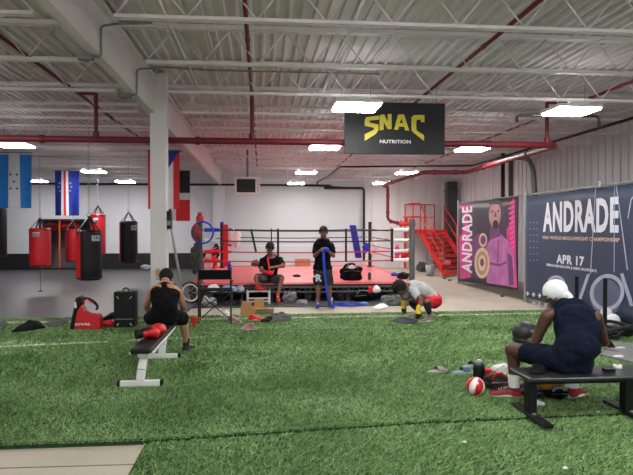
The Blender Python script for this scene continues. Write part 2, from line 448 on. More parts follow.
# ------------------------------------------------------------------ sprinkler and service pipes
def pipe(name, label, pts, r, m, coup=True, cat='pipe'):
    o = thing(name, label, cat, pts[0])
    a = MB(); P = [V(p) for p in pts]; Q = [P[0]]
    for i in range(1, len(P) - 1):     # rounded elbows
        e = min(r * 2.2, .12); u = (P[i - 1] - P[i]).normalized(); v = (P[i + 1] - P[i]).normalized()
        Q += [P[i] + u * e, P[i] + u * e * .35 + v * e * .35, P[i] + v * e]
    Q.append(P[-1]); a.tube(Q, r, 12); a.build('pipe_run', m, o, world=True)
    if coup:
        for i in range(len(P) - 1):
            u = (P[i + 1] - P[i]); L = u.length; u.normalize()
            k = max(1, int(L / 2.6))
            for j in range(k + 1):
                c = P[i] + u * (L * (j + .5) / (k + 1)); b = MB(); b.cyl(c - u * .035, c + u * .035, r * 1.28, None, 12); b.build('coupling', m, o, world=True)
    return o
pipe('sprinkler_main', 'thick dark red sprinkler main crossing the room then bending back along the right', [(-12, 9.9, 3.11), (5.05, 9.9, 3.12), (5.18, 14.9, 3.12), (4.12, 15.0, 3.12), (4.0, 19.5, 3.12), (4.3, 20.3, 3.1), (4.3, 20.3, 1.95), (4.75, 20.3, 1.85)], .052, m_redpipe)
br = [(-2.92, 'ceiling left of the white beam', -2.64), (-.16, 'ceiling above the standing man', -.16), (2.62, 'ceiling behind the black nutrition sign', None), (5.41, 'ceiling near the right wall', 4.86)]
for x, t, dx in br:
    pipe('sprinkler_branch', 'thin dark red sprinkler branch pipe under the ' + t, [(x, -2, 3.85), (x, 21, 3.85)], .024, m_redpipe)
    if dx is not None:
        a = MB(); a.cyl((dx, 9.9, 3.15), (dx, 9.9, 3.85), .032); a.cyl((dx, 9.9, 3.16), (dx, 9.9, 3.24), .05); 
        if abs(dx - x) > .1: a.cyl((min(dx, x), 9.9, 3.85), (max(dx, x), 9.9, 3.85), .03)
        tag(a.build('pipe_riser', m_redpipe), 'short red riser pipe up to the ' + t, 'pipe')
pipe('gas_pipe', 'long thin black pipe under the roof along the right wall then across', [(6.39, 2, 3.6), (6.39, 17.8, 3.6), (2.42, 18.5, 3.6), (2.42, 21.4, 3.6), (2.30, 24.9, 3.62), (2.30, 24.9, 3.45), (3.6, 24.95, 3.40)], .028, m_blkpipe, False)
yb = 24.95
pipe('wall_pipe', 'black pipe running level across the white back wall', [at(-60, 183, yb), at(218, 184.6, yb), at(331, 185.5, yb)], .045, m_blkpipe, False)
pipe('drop_pipe', 'black pipe stepping down to the floor at the end of the white wall', [at(324, 188, yb), at(364, 188, yb), (at(364, 188, yb).x, yb, .3)], .05, m_blkpipe, False)
pipe('bracket_pipe', 'short black pipe bent down at both ends beneath the roof at right', [at(517, 122, 8.86), at(517, 115, 8.86), at(599, 116, 8.86), at(599, 127, 8.86)], .022, m_blkpipe, False)
pipe('wall_conduit', 'curved grey conduit dropping down the ribbed right wall behind the banners', [at(505, 158, 16.5), at(527, 157.5, 16.2), at(533, 168, 16), at(535, 200, 16), (at(535, 200, 16).x, 16, .3)], .075, m_conduit, False)
for (px_, s_, r_) in [(503, 'dark slim', .06), (511, 'grey', .075)]:
    p = at(px_, 160, 17.5)
    pipe('wall_post', s_ + ' upright post standing against the ribbed wall above the pink banner', [(p.x, 17.5, .0), (p.x, 17.5, 3.95)], r_, m_blk if px_ == 503 else m_conduit, False, 'post')
# the dark square duct at the back corner
mb = MB(); a = at(447.5, 200, 23.9); b = at(457.5, 200, 23.9); mb.bx(a.x, b.x, 23.9, 24.3, 0, 3.6); mb.bx(a.x - .05, b.x + .05, 23.85, 24.35, 3.2, 3.24)
tag(mb.build('air_duct', mat('duct_dark', C(58, 62, 68), .5, var=.2), bevel=.01), 'dark square upright duct in the back corner behind the red stairs', 'duct')
# conduits over the beam
for (bx0, by0), (ux, uy), (ex, ey), far, l1, l2 in (((82, 57), (102, 57), (108, 26), [(120, 23.5), (152, 23)], 'grey conduit looping up the beam face near the top of the room', 'grey junction box under the beam on the nearer looping conduit'),
        ((125, 95), (140, 95), (146, 69.5), [(165, 67), (205, 70), (380, 74)], 'grey conduit looping over the beam above the column and out along a joist', 'grey junction box under the beam on the farther looping conduit')):
    q = G(ux, uy, 3.46); Y0 = q.y; z1_ = at(ux, ey, Y0).z; b0 = V((-1.80, Y0, 3.46)); o = pipe('beam_conduit', l1, [b0, V((-1.645, Y0, 3.46)), V((-1.645, Y0, z1_))] + [at(x, y, Y0) for x, y in far], .013, m_conduit, False, 'conduit')
    mb = MB(); mb.box(b0 + V((0, 0, -.01)), (.16, .09, .05)); mb.cyl(b0 + V((0, 0, -.03)), b0 + V((0, 0, -.05)), .03)
    tag(mb.build('junction_box', m_conduit, bevel=.008), l2, 'box')

# ------------------------------------------------------------------ ceiling lights
m_lamp = mat('lamp_glow', (1, .98, .95, 1), .5, var=0, emit=LAMP_STRENGTH)
m_up = mat('ceiling_fill_glow', (1, .98, .95, 1), .5, var=0, emit=UPLIGHT_FILL)
def make_light():
    o = thing('ceiling_light', 'x', 'light', (0, 0, 3.42))
    a = MB(); a.box((0, 0, .035), (.66, .60, .05)); a.box((0, 0, .075), (.3, .5, .04)); a.build('housing', m_white, o, bevel=.01)
    a = MB(); a.box((0, 0, -.005), (.62, .56, .03)); a.build('diffuser', m_lamp, o, bevel=.01)
    for s in (-1, 1):
        a = MB(); a.box((s * .24, 0, .064), (.08, .5, .008)); a.build('added_uplight', m_up, o)  # glowing strip added on the housing top to brighten the roof deck
        a = MB(); a.tube([(s * .2, 0, .09), (s * .22, 0, .45)], .004, 5); a.build('hanging_wire', m_conduit, o)
    return o
L0 = make_light(); first = True
LT = [(1.34, 8.5, 'just in front of the black nutrition sign'), (4.54, 8.5, 'nearest the right wall above the navy banner'),
      (-5.13, 13.05, 'above the white and blue striped flag'), (1.34, 12.8, 'just left of the black nutrition sign'), (4.58, 12.8, 'right of the black nutrition sign'),
      (-5.11, 18.9, 'above the chain of the black and red punching bag'), (-8.27, 22.95, 'small and distant beside the striped flag'), (-5.08, 23.0, 'small and distant above the black punching bag'),
      (1.37, 18.7, 'above the seated man over the ring'), (4.52, 18.5, 'under the sign close to the red pipe elbow'), (4.6, 22.8, 'small and distant over the far right ring corner'), (1.32, 23.2, 'small and distant at the top of the white back wall'),
      (-5.12, 8.5, 'over the punching bag mats'), (-5.12, 3.95, 'over the concrete strip'), (1.34, 3.95, 'over the near turf'), (4.54, 3.95, 'over the black bench'), (1.34, 0, 'over the turf behind'), (-5.12, 0, 'over the slab behind'), (4.54, 0, 'over the turf at the fence')]
for x, y, t in LT:
    o = L0 if first else dup(L0); first = False
    o.location = (x, y, 3.42); o['label'] = 'white high bay light panel ' + t; o['group'] = 'high bay lights'

# ------------------------------------------------------------------ nutrition sign
m_signb = mat('sign_black', C(20, 20, 27), .65, var=.1)
m_gold = mat('sign_gold', C(200, 186, 60), .5, var=.05); m_signw = mat('sign_white', C(222, 222, 222), .5, var=.02)
Ys = 9.62
s0, s1 = at(344.5, 153.5, Ys), at(445, 103.5, Ys)
sg = thing('hanging_sign', 'black hanging sign reading SNAC NUTRITION in gold letters', 'sign', ((s0.x + s1.x) / 2, Ys, s0.z))
mb = MB(); mb.bx(s0.x, s1.x, Ys, Ys + .03, s0.z, s1.z); mb.build('panel', m_signb, sg, world=True, bevel=.004)
for px_ in (352, 437):
    p = at(px_, 104, Ys); mb = MB(); mb.tube([(p.x, Ys + .015, s1.z - .02), (p.x, Ys + .015, 4.08)], .006, 5); mb.build('hanging_cable', m_conduit, sg, world=True)
def zs(x, y): return at(300 + x / 3.956, 110 + y / 3.956 - 6 * 0, Ys - .003)
LET = [[(312, 22), (262, 28), (256, 40), (256, 62), (292, 70), (293, 78), (256, 96), (256, 122), (300, 95), (310, 80), (310, 58), (275, 50), (275, 42), (312, 38)],
       [(315, 20), (333, 17), (347, 48), (347, 16), (362, 16), (362, 75), (347, 76), (331, 48), (331, 78), (315, 80)],
       [(372, 78), (388, 18), (400, 18), (400, 34), (394, 52), (400, 52), (400, 66), (391, 66), (388, 78)],
       [(400, 18), (411, 18), (432, 82), (416, 80), (412, 66), (400, 66), (400, 52), (408, 52), (400, 34)],
       [(490, 20), (450, 20), (441, 30), (441, 80), (450, 90), (490, 122), (490, 100), (462, 82), (460, 76), (460, 42), (466, 38), (478, 38), (478, 48), (492, 48), (492, 22)]]
for L in (LET[:1], LET[1:2], LET[2:4], LET[4:]):
    mb = MB()
    for q in L: mb.poly([zs(x, y) for x, y in q], (0, -.006, 0))
    mb.build('gold_letter', m_gold, sg, world=True)
a, b = zs(316, 131), zs(438, 119)
text('lettering', 'NUTRITION', m_signw, MF((a.x, Ys - .001, a.z), (1, 0, 0), (0, 0, 1)), b.x - a.x, b.z - a.z, sg, .004, .02)

# ------------------------------------------------------------------ fence with two banners
FX = 6.0
fo = thing('chain_link_fence', 'galvanised chain link fence carrying the two fight banners', 'fence', (FX + .05, 13, 0))
for y in (18.1, 13.35, 10.3, 7.2, 4.2):
    mb = MB(); mb.cyl((FX + .06, y, -.01), (FX + .06, y, 2.52), .038); mb.ell((FX + .06, y, 2.53), (.045, .045, .03)); mb.build('post', m_galv, fo, world=True)
mb = MB(); mb.tube([(FX + .06, 4.2, 2.46), (FX + .06, 18.1, 2.46)], .02, 8); mb.build('top_rail', m_galv, fo, world=True)
mb = MB(); st = .075; H = 2.4; y = 4.2 - H
while y < 18.1:
    for s in (0, 1):
        ya, yc = (y, y + H) if s == 0 else (y + H, y)
        za, zc = .03, .03 + H
        # clip to the fence run
        def cl(t): return max(4.2, min(18.1, t))
        a_ = cl(ya); c_ = cl(yc)
        if abs(yc - ya) < 1e-6 or a_ == c_: continue
        z_a = za + (a_ - ya) / (yc - ya) * H; z_c = za + (c_ - ya) / (yc - ya) * H
        mb.tube([(FX + .06 + s * .004, a_, z_a), (FX + .06 + s * .004, c_, z_c)], .0036, 3)
    y += st
mb.build('chain_link', m_galv, fo, world=True)
def banner_sheet(name, pts, m, parent, ny=40, nz=10, seed=1):
    (ya, zb0, zt0), (yb_, zb1, zt1) = pts; mb = MB(); vs = []
    for i in range(ny + 1):
        u = i / ny; y = ya + (yb_ - ya) * u; zb = zb0 + (zb1 - zb0) * u; zt = zt0 + (zt1 - zt0) * u - .02 * abs(sin(u * 9)) ** .6
        for j in range(nz + 1):
            v = j / nz; x = FX + .012 * noise.noise(V((y * 1.3, v * 2, seed))) ; vs.append(V((max(x, FX - .004), y, zb + (zt - zb) * v)))
    n = nz + 1; mb.add(vs, [(i * n + j, (i + 1) * n + j, (i + 1) * n + j + 1, i * n + j + 1) for i in range(ny) for j in range(nz)])
    return mb.build(name, m, parent, world=True, solid=-.004)
# pink banner
m_mag = mat('print_magenta', C(196, 42, 122), .5, var=.3, scale=1.6)
m_pdk = mat('print_dark_purple', C(48, 28, 58), .5, var=.35, scale=2)
m_pskin = mat('print_violet_skin', C(184, 106, 172), .5, var=.3, scale=2.5)
m_pshade = mat('print_plum', C(112, 52, 112), .5, var=.2, scale=3)
m_belt = mat('print_belt_gold', C(222, 196, 166), .5, var=.15, scale=8); m_pw = mat('print_white', C(226, 226, 238), .5, var=.03)
m_pface = mat('print_face', C(196, 146, 150), .5, var=.2, scale=4); m_pblack = mat('print_black', C(20, 16, 24), .5)
bp = thing('pink_banner', 'magenta and purple fight banner with a shirtless boxer holding a title belt', 'banner', (FX, 15.8, .1))
banner_sheet('sheet', ((17.95, .08, 2.47), (13.62, .24, 2.46)), m_pdk, bp)
def art(name, polys, m, parent, lay):
    if len(polys) <= 3:
        for q in polys:
            mb = MB(); mb.poly([atx(x, y, FX - .006 - lay * .003) for x, y in q], (.002, 0, 0)); mb.build(name, m, parent, world=True)
        return
    mb = MB()
    for q in polys: mb.poly([atx(x, y, FX - .006 - lay * .003) for x, y in q], (.002, 0, 0))
    return mb.build(name, m, parent, world=True)
def ellp(cx, cy, rx, ry, n=24, a0=0, a1=360, t=0):
    return [(cx + rx * cos(radians(a0 + (a1 - a0) * i / n)) * cos(t) - ry * sin(radians(a0 + (a1 - a0) * i / n)) * sin(t), cy + rx * cos(radians(a0 + (a1 - a0) * i / n)) * sin(t) + ry * sin(radians(a0 + (a1 - a0) * i / n)) * cos(t)) for i in range(n)]
art('magenta_field', [[(459, 206), (472, 204), (474, 277), (460, 279)], [(510, 199), (514, 198), (516, 262), (517, 288), (511, 287), (508, 250), (506, 228)]], m_mag, bp, 0)
art('chevron_pattern', [[(508 + k * .25, 203 + k * 5), (514.5, 200 + k * 5), (514.7, 202 + k * 5), (508.3 + k * .25, 205 + k * 5)] for k in range(11)], mat('print_hot_pink', C(232, 70, 140), .5), bp, 1)
art('printed_torso', [[(486, 247), (491, 238), (500, 233), (507, 240), (513, 252), (515, 270), (515, 287), (487, 283), (484, 262)]], m_pskin, bp, 1)
art('printed_arm', [[(472, 240), (478, 233), (486, 238), (485, 262), (480, 262), (472, 262)], [(507, 252), (512, 256), (514, 285), (509, 285)]], m_pshade, bp, 2)
art('printed_chest_shade', [[(488, 262), (500, 264), (507, 261), (506, 263.5), (499, 266.5), (488, 264)], [(498, 240), (499, 240), (498, 262), (497, 262)]], m_pshade, bp, 2)
art('printed_neck', [[(490, 227), (499, 226), (501, 236), (489, 240)]], m_pshade, bp, 3)
art('printed_head', [ellp(495, 214.5, 6.2, 13.5)], m_pface, bp, 4)
art('printed_hair', [ellp(495, 204.5, 6.3, 5, 12, 180, 372)], m_pblack, bp, 5)
art('printed_beard', [ellp(495.5, 224.5, 3.0, 4.4, 16)], m_pblack, bp, 5)
art('printed_features', [ellp(492.3, 211.5, 1.5, 1, 8), ellp(498, 211.2, 1.5, 1, 8), [(494.8, 212), (496, 212), (496.6, 217), (494.2, 217)]], m_pshade, bp, 5)
art('printed_title_belt', [ellp(482, 263, 7.6, 15.5), ellp(483, 240, 4.2, 7)], m_belt, bp, 3)
art('printed_belt_ring', [ellp(482, 263, 5.6, 12), ], mat('print_belt_tan', C(176, 140, 112), .5, var=.1, scale=12), bp, 4)
art('printed_belt_centre', [ellp(482, 263, 3.8, 8)], m_belt, bp, 5)
art('printed_belt_emblem', [ellp(482, 262.5, 1.8, 4), ellp(483, 240, 2.6, 4.6)], m_pshade, bp, 6)
a = atx(462.6, 274, FX); b = atx(472.2, 272, FX)
p0 = atx(472.3, 273.5, FX - .006); pt = atx(472.3, 206, FX - .006)
text('lettering', 'ANDRADE', m_pw, MF((FX - .014, p0.y, p0.z), (0, 0, 1), (0, 1, 0)), pt.z - p0.z, atx(462.5, 240, FX).y - p0.y, bp, .003, .03)
# navy banner
m_nav = mat('print_navy', C(46, 58, 84), .55, var=.14, scale=1.0)
m_lil = mat('print_lilac', C(172, 176, 196), .5, var=.12, scale=7); m_lild = mat('print_slate', C(96, 100, 128), .5, var=.15, scale=3)
m_tan = mat('print_tan', C(206, 178, 160), .5)
bn = thing('navy_banner', 'large navy fight banner reading ANDRADE and APR 17 on the fence', 'banner', (FX, 10, .1))
banner_sheet('sheet', ((13.2, .13, 2.43), (6.6, .06, 2.45)), m_nav, bn, 60, 10, 5)
def tb(name, s, x0, yb0, x1, yt, m, bold=.04, dz=0):
    a = atx(x0, yb0, FX - .01); b = atx(x1, yb0, FX - .01); t = atx(x0, yt, FX - .01)
    return text(name, s, m, MF((FX - .008, a.y, a.z + dz), (0, -1, 0), (0, 0, 1)), a.y - b.y, t.z - a.z, bn, .003, bold)
tb('headline_lettering', 'ANDRADE', 543, 231.7, 618.5, 203.0, m_pw, .035)
tb('subtitle_lettering', 'WBO WORLD MIDDLEWEIGHT CHAMPIONSHIP', 542.3, 239.0, 619.5, 235.8, m_tan, .02)
tb('date_lettering', 'APR 17', 556.5, 263.2, 584, 254.2, m_pw, .035)
tb('venue_lettering', 'SEMINOLE HARD ROCK HOTEL & CASINO, HOLLYWOOD FL', 546.5, 266.2, 597, 263.4, m_pw, .01)
art('printed_crosses', [q for r_, yy in enumerate((293.5, 303.5)) for k in range(3) for q in
    ([(527.5 + 6 * k + r_ * 6 - 1.8, yy - .5 + k), (527.5 + 6 * k + r_ * 6 + 1.8, yy - .5 + k), (527.5 + 6 * k + r_ * 6 + 1.8, yy + .5 + k), (527.5 + 6 * k + r_ * 6 - 1.8, yy + .5 + k)],
     [(527.5 + 6 * k + r_ * 6 - .6, yy - 2.2 + k), (527.5 + 6 * k + r_ * 6 + .6, yy - 2.2 + k), (527.5 + 6 * k + r_ * 6 + .6, yy + 2.2 + k), (527.5 + 6 * k + r_ * 6 - .6, yy + 2.2 + k)])], m_pw, bn, 1)
art('printed_dots', [ellp(530.5 + 3.4 * k, 222.5 + 6.3 * j, .5, .5, 6) for k in range(3) for j in range(7)], m_lil, bn, 1)
def ring_art(cx, cy, ro, ri, t=0, ratio=1.0, n=36):
    o = ellp(cx, cy, ro, ro * ratio, n, 0, 360, t); i_ = ellp(cx, cy, ri, ri * ratio, n, 0, 360, t)
    return [[o[k], o[(k + 1) % n], i_[(k + 1) % n], i_[k]] for k in range(n)]
art('printed_globe', [ellp(606, 298, 15, 19)], m_lild, bn, 1)
art('printed_belt_ring', ring_art(607, 292.5, 17, 13.4, .35, 1.1), m_lil, bn, 2); art('printed_glove_ring', ring_art(556, 283.5, 9, 6, 0, .9), m_lil, bn, 2)
art('printed_glove', [ellp(556, 284, 6, 5.4)], m_lild, bn, 1)
art('printed_laces', [ellp(606, 313 , 6, 6)], m_pw, bn, 3)
art('printed_streak', [[(578, 300), (581, 300), (590, 274), (587, 274)], [(620, 274), (623, 273), (632, 300), (633, 306), (630, 306)], [(590, 274), (590.8, 274), (596, 186), (595.4, 186)],
    [(614.3, 185), (614.9, 185), (614.3, 272), (613.7, 272)], [(615.8, 185), (616.6, 185), (628, 270), (626.8, 270)], [(627.5, 218), (628.2, 219), (631.5, 200), (640, 190), (640, 188), (630.5, 199)]], m_lil, bn, 2)
art('printed_boxer', [[(634, 200), (650, 188), (700, 180), (720, 260), (700, 330), (660, 320), (640, 262)]], m_lild, bn, 1)
# pale clutter tied on the post between banners
# ------------------------------------------------------------------ red stairs
st = thing('metal_stairs', 'red painted metal stairs climbing to a railed landing by the pink banner', 'stairs', (6.9, 20.3, 0))
xl, xr_ = 6.33, 7.3; zt = 1.64; y0, y1 = 20.3, 23.6
for x in (xl, xr_):
    mb = MB(); mb.bar((x, y0, .05), (x, y1, zt - .08), .04, .17, 0, V((1, 0, 0))); mb.build('stringer', m_redmetal, st, world=True)
for k in range(8):
    z = zt * (k + 1) / 9; y = y0 + (y1 - y0) * (k + .7) / 8.6
    mb = MB(); mb.bx(xl + .02, xr_ - .02, y, y + .30, z - .03, z); mb.bx(xl + .02, xr_ - .02, y, y + .02, z - .11, z); mb.build('tread', m_redmetal, st, world=True)
mb = MB(); mb.bx(xl - .35, xr_ + .1, y1 - .05, 25.05, zt - .16, zt); mb.build('landing', m_redmetal, st, world=True, bevel=.01)
for x, y in ((xl - .3, y1), (xl - .3, 24.9), (xr_, 24.9)):
    mb = MB(); mb.bx(x - .04, x + .04, y - .0, y + .08, 0, zt - .16); mb.build('support_post', m_redmetal, st, world=True)
for x in (xl, xr_):
    mb = MB(); u = V((0, y1 - y0, zt))
    for h in (.5, .95): mb.tube([(x, y0 + .15, h + .05), (x, y1, zt + h)], .022, 8)
    for t in (.05, .5, 1): mb.tube([(x, y0 + .15 + (y1 - y0 - .15) * t, zt * t), (x, y0 + .15 + (y1 - y0 - .15) * t, zt * t + .95)], .022, 8)
    mb.build('handrail', m_redmetal, st, world=True)
mb = MB()
for h in (.52, 1.05): mb.tube([(xl - .3, y1, zt + h), (xl - .3, 24.95, zt + h), (xr_, 24.95, zt + h)], .022, 8); mb.tube([(xl - .3, y1, zt + h), (xl, y1, zt + h)], .022, 8)
for x, y in ((xl - .3, y1), (xl - .3, 24.95), (xl + .55, 24.95), (xr_, 24.95)): mb.tube([(x, y, zt), (x, y, zt + 1.05)], .025, 8)
mb.build('guard_rail', m_redmetal, st, world=True)
# fire valve at the red pipe foot
vo = thing('pipe_valve', 'red sprinkler valve with handwheel beside the ring corner', 'valve', (4.75, 20.3, 1.6))
mb = MB(); mb.cyl((4.7, 20.3, 1.84), (5.25, 20.3, 1.84), .07); mb.cyl((4.95, 20.3, 1.84), (4.95, 20.3, 2.05), .05); mb.cyl((4.74, 20.3, 1.84), (4.78, 20.3, 1.84), .12); mb.cyl((5.2, 20.3, 1.84), (5.24, 20.3, 1.84), .12); mb.cyl((5.1, 20.3, 1.84), (5.1, 20.3, 0), .05); mb.build('body', m_redmetal, vo, world=True)
mb = MB(); mb.torus((4.95, 20.3, 2.08), .12, .015); mb.tube([(4.83, 20.3, 2.08), (5.07, 20.3, 2.08)], .01); mb.build('handwheel', m_redmetal, vo, world=True)

# ------------------------------------------------------------------ boxing ring
RZ = .43; RX0, RX1, RY0, RY1 = -1.66, 3.78, 13.75, 20.3
PX = [(-1.42, 14.0), (3.55, 14.0), (-1.27, 19.3), (3.5, 19.3)]
ring = thing('boxing_ring', 'low boxing ring with pink red canvas and four rows of ropes', 'boxing ring', (1.1, 16.6, 0))
mb = MB(); mb.bx(RX0, RX1, RY0, RY1, RZ - .03, RZ); mb.build('canvas', m_canvas, ring, world=True, bevel=.012)
mb = MB()
for q in ((RX0, RX1, RY0, RY0 + .22), (RX0, RX1, RY1 - .5, RY1), (RX0, RX0 + .25, RY0 + .22, RY1 - .5), (RX1 - .25, RX1, RY0 + .22, RY1 - .5)): mb.bx(q[0], q[1], q[2], q[3], RZ, RZ + .004)
mb.build('apron_border', mat('apron_red', C(214, 60, 66), .5), ring, world=True)
mb = MB(); mb.bx(RX0 + .02, RX1 - .02, RY0 + .02, RY1 - .02, RZ - .07, RZ - .03); mb.build('plywood_deck', m_blk, ring, world=True)
mb = MB()
m_truss = mat('truss_grey', C(84, 86, 88), .5)
for z in (RZ - .09, RZ - .20): mb.bx(RX0, RX1, RY0 + .01, RY0 + .05, z - .018, z + .018)
k = int((RX1 - RX0) / .24); st_ = (RX1 - RX0) / k
for i in range(k):
    x = RX0 + i * st_
    mb.tube([(x, RY0 + .03, RZ - .2), (x + st_ / 2, RY0 + .03, RZ - .09)], .009, 5); mb.tube([(x + st_ / 2, RY0 + .03, RZ - .09), (x + st_, RY0 + .03, RZ - .2)], .009, 5)
for z in (RZ - .09, RZ - .20): mb.bx(RX1 - .05, RX1 - .01, RY0, RY1, z - .018, z + .018)
mb.build('edge_truss', m_truss, ring, world=True)
mb = MB(); mb.bx(RX0 + .5, RX1 - .5, RY0 + .7, RY1 - .5, .01, RZ - .07); mb.build('underside_shade', m_blackmatte, ring, world=True)  # black block standing in for the shade beneath the platform
for x in (RX0 + .1, .2, 2.0, RX1 - .1):
    mb = MB(); mb.bx(x - .05, x + .05, RY0 + .04, RY0 + .14, 0, RZ - .07); mb.build('platform_leg', m_blk, ring, world=True)
m_postd = mat('post_dark', C(62, 70, 70), .5); m_postg = mat('post_grey', C(86, 90, 92), .5)
for i, (x, y) in enumerate(PX):
    top = (2.0, 1.86, 1.84, 1.84)[i]
    mb = MB(); r = (.055, .065, .055, .055)[i]; mb.cyl((x, y, 0), (x, y, top), r, None, 16); mb.cyl((x, y, RZ), (x, y, RZ + .02), r * 1.8, None, 16)
    mb.build('corner_post', (m_postd, m_postg, m_blk, m_blk)[i], ring, world=True)
    mb = MB(); mb.cyl((x, y, top), (x, y, top + .06), r * 1.15, r * .9, 14); mb.build('post_cap', (m_red, m_postg, m_blue, m_blk)[i], ring, world=True)
# corner pads: red at the far left post, blue at the far right, red collar on near left
mb = MB(); x, y = PX[2]; mb.bx(x + .03, x + .21, y - .2, y - .06, RZ + .05, 1.82); mb.build('corner_pad', m_red, ring, world=True, bevel=.04, bseg=3)
mb = MB(); a = at(358, 258, 18.9); b = at(352, 225, 18.9); u = (b - a).normalized(); mb.box((a + b) / 2 + V((.02, 0, 0)), (.21, .14, (b - a).length), basis(V((1, 0, 0)), u.cross(V((1, 0, 0))).normalized(), u), 0)
mb.build('corner_pad', m_bluevin, ring, world=True, bevel=.04, bseg=3)
mb = MB(); x, y = PX[0]; mb.cyl((x, y, 1.84), (x, y, 1.97), .09, None, 16); mb.build('post_collar', m_red, ring, world=True, bevel=.01)
RH = [1.655, 1.405, 1.155, .94]; RM = [m_rope_blk, m_rope_blk, m_rope_red, m_rope_red]
pairs = [(0, 1), (0, 2), (2, 3), (1, 3)]
for pi_, (a, b) in enumerate(pairs):
    for k in range(4):
        A = V((PX[a][0], PX[a][1], RH[k])); B = V((PX[b][0], PX[b][1], RH[k])); d = (B - A).normalized()
        m = RM[k]; r = .015
        if k == 2 and pi_ == 2: m = m_rope_wht
        mb = MB(); pts = [A + d * .22 + (B - d * .22 - A - d * .22) * (t / 12) - V((0, 0, .03 * sin(pi * t / 12))) for t in range(13)]
        mb.tube(pts, r, 8); mb.build('rope', m, ring, world=True)
        for P, s in ((A, 1), (B, -1)):
            mb = MB(); c0 = P + d * s * .07; c1 = P + d * s * .42
            mb.cyl(c0, c1, .012, .012, 6)
            mb.build('turnbuckle', m_conduit, ring, world=True)
            if (P is A and a in (0, 1)) or (P is B and b == 1) or (a == 2 and P is A):
                mm = m_rope_wht if 1 in (a if P is A else b,) else (m_blue if k == 0 else (m_rope_wht if k == 1 else m_redcl))
                mb = MB(); mb.cyl(P + d * s * .1, P + d * s * (.45 if 1 in (a, b) else .3), .045, .04, 12); mb.build('turnbuckle_pad', mm, ring, world=True, bevel=.012)
for (px_, py0, py1, w_) in [(278, 232, 258, .05), (346, 232, 262, .045), (392, 229, 266, .05)]:
    a = at(px_, py0, 14.0); mb = MB(); mb.bx(a.x - w_ / 2, a.x + w_ / 2, 13.97, 14.03, RH[3] - .04, RH[0] + .03); mb.build('rope_spacer', m_rope_blk, ring, world=True)
a = at(251, 231, 14); b = at(256, 251, 14); mb = MB(); mb.bar((a.x, 14, RH[0] + .02), (b.x, 14, RH[2] - .01), .05, .045, 0, V((0, 1, 0))); mb.build('rope_spacer', m_rope_blk, ring, world=True)
for x in (.3, 2.0): 
    mb = MB(); mb.bx(x - .02, x + .02, 19.28, 19.32, RH[3] - .04, RH[0] + .03); mb.build('rope_spacer', m_rope_blk, ring, world=True)

# ------------------------------------------------------------------ hanging flags and monitor
def flag(name, label, px0, py0, px1, py1, Y, fn, mats, wav=.05, ph=0, nx=44, nz=66):
    a = at(px0, py1, Y); b = at(px1, py0, Y)
    o = thing(name, label, 'flag', ((a.x + b.x) / 2, Y, a.z)); mb = MB(); vs = []
    for j in range(nz + 1):
        v = j / nz
        for i in range(nx + 1):
            u = i / nx
            vs.append(V((a.x + (b.x - a.x) * u, Y + wav * sin(u * 9 + ph + v * 1.2) * (.3 + .7 * v), b.z + (a.z - b.z) * v)))
    n = nx + 1
    for j in range(nz):
        for i in range(nx):
            mb.f.append([j * n + i, j * n + i + 1, (j + 1) * n + i + 1, (j + 1) * n + i]); mb.m.append(fn((i + .5) / nx, (j + .5) / nz)); mb.sm.append(True)
    mb.v = vs; mb.build('cloth', mats, o, world=True, solid=.003)
    mb = MB(); mb.tube([(a.x - .04, Y, b.z + .01), (b.x + .04, Y, b.z + .01)], .012, 6)
    mb.build('hanging_rod', m_conduit, o, world=True)
    for x in (a.x + .05, b.x - .05):
        mb = MB(); mb.tube([(x, Y, b.z + .01), (x, Y, max(b.z + .1, ZB + .1))], .004, 4); mb.build('cord', m_rope_wht, o, world=True)
    return o
fb = mat('flag_sky_blue', C(40, 128, 214), .7, var=.06); fw = mat('flag_white', C(214, 216, 222), .7, var=.03); fnv = mat('flag_navy', C(30, 50, 150), .7, var=.08); frd = mat('flag_red', C(206, 34, 46), .7, var=.06)
fbk = mat('flag_dark_blue', C(20, 22, 40), .7, var=.1); fy = mat('flag_yellow', C(236, 200, 60), .7)
f1 = flag('hanging_flag', 'sky blue and white striped flag with five small blue stars hung upright', -3, 153, 31.5, 208, 16.61, lambda u, v: 1 if .33 < u < .66 else 0, [fb, fw])
def star(c, r, out):
    return [V((c.x + r * (1 if k % 2 == 0 else .42) * sin(pi * k / 5), c.y, c.z + r * (1 if k % 2 == 0 else .42) * cos(pi * k / 5))) for k in range(10)]
for (x, y) in ((10.5, 174.5), (17, 174.5), (13.8, 181.5), (10.5, 188.5), (17, 188.5)):
    mb = MB(); mb.poly(star(at(x, y, 16.54), .045, 0), (0, -.004, 0)); mb.build('star', fnv, f1, world=True)
f2 = flag('hanging_flag', 'royal blue flag with white and red stripes and a ring of stars', 55, 171, 79.5, 215.5, 19.71, lambda u, v: (1 if .27 < u < .36 or .45 < u < .54 else (2 if .36 <= u <= .45 else 0)), [fnv, fw, frd], ph=1)
for k in range(10):
    a = 2 * pi * k / 10; mb = MB(); c = at(65 + 6.5 * cos(a), 187 + 6.5 * sin(a), 19.63); mb.poly(star(c, .028, 0), (0, -.004, 0)); mb.build('star', fy, f2, world=True)
flag('hanging_flag', 'red and white striped flag with a blue triangle behind the column', 148, 151, 179.5, 209, 15.06, lambda u, v: (2 if v < .42 * (1 - abs(u - .5) * 2) + 0 or (v < .42 and abs(u - .5) < .5 * (1 - v / .42)) else (0 if int(u * 5) % 2 == 0 else 1)), [frd, fw, fnv], .03)
flag('hanging_flag', 'dark and red quartered flag with a white cross right of the column', 157, 171, 190, 221, 18.16, lambda u, v: (1 if .43 < u < .57 or .44 < v < .57 else ((0 if (u > .5) == (v < .5) else 2))), [fbk, fw, frd], .03, 2)
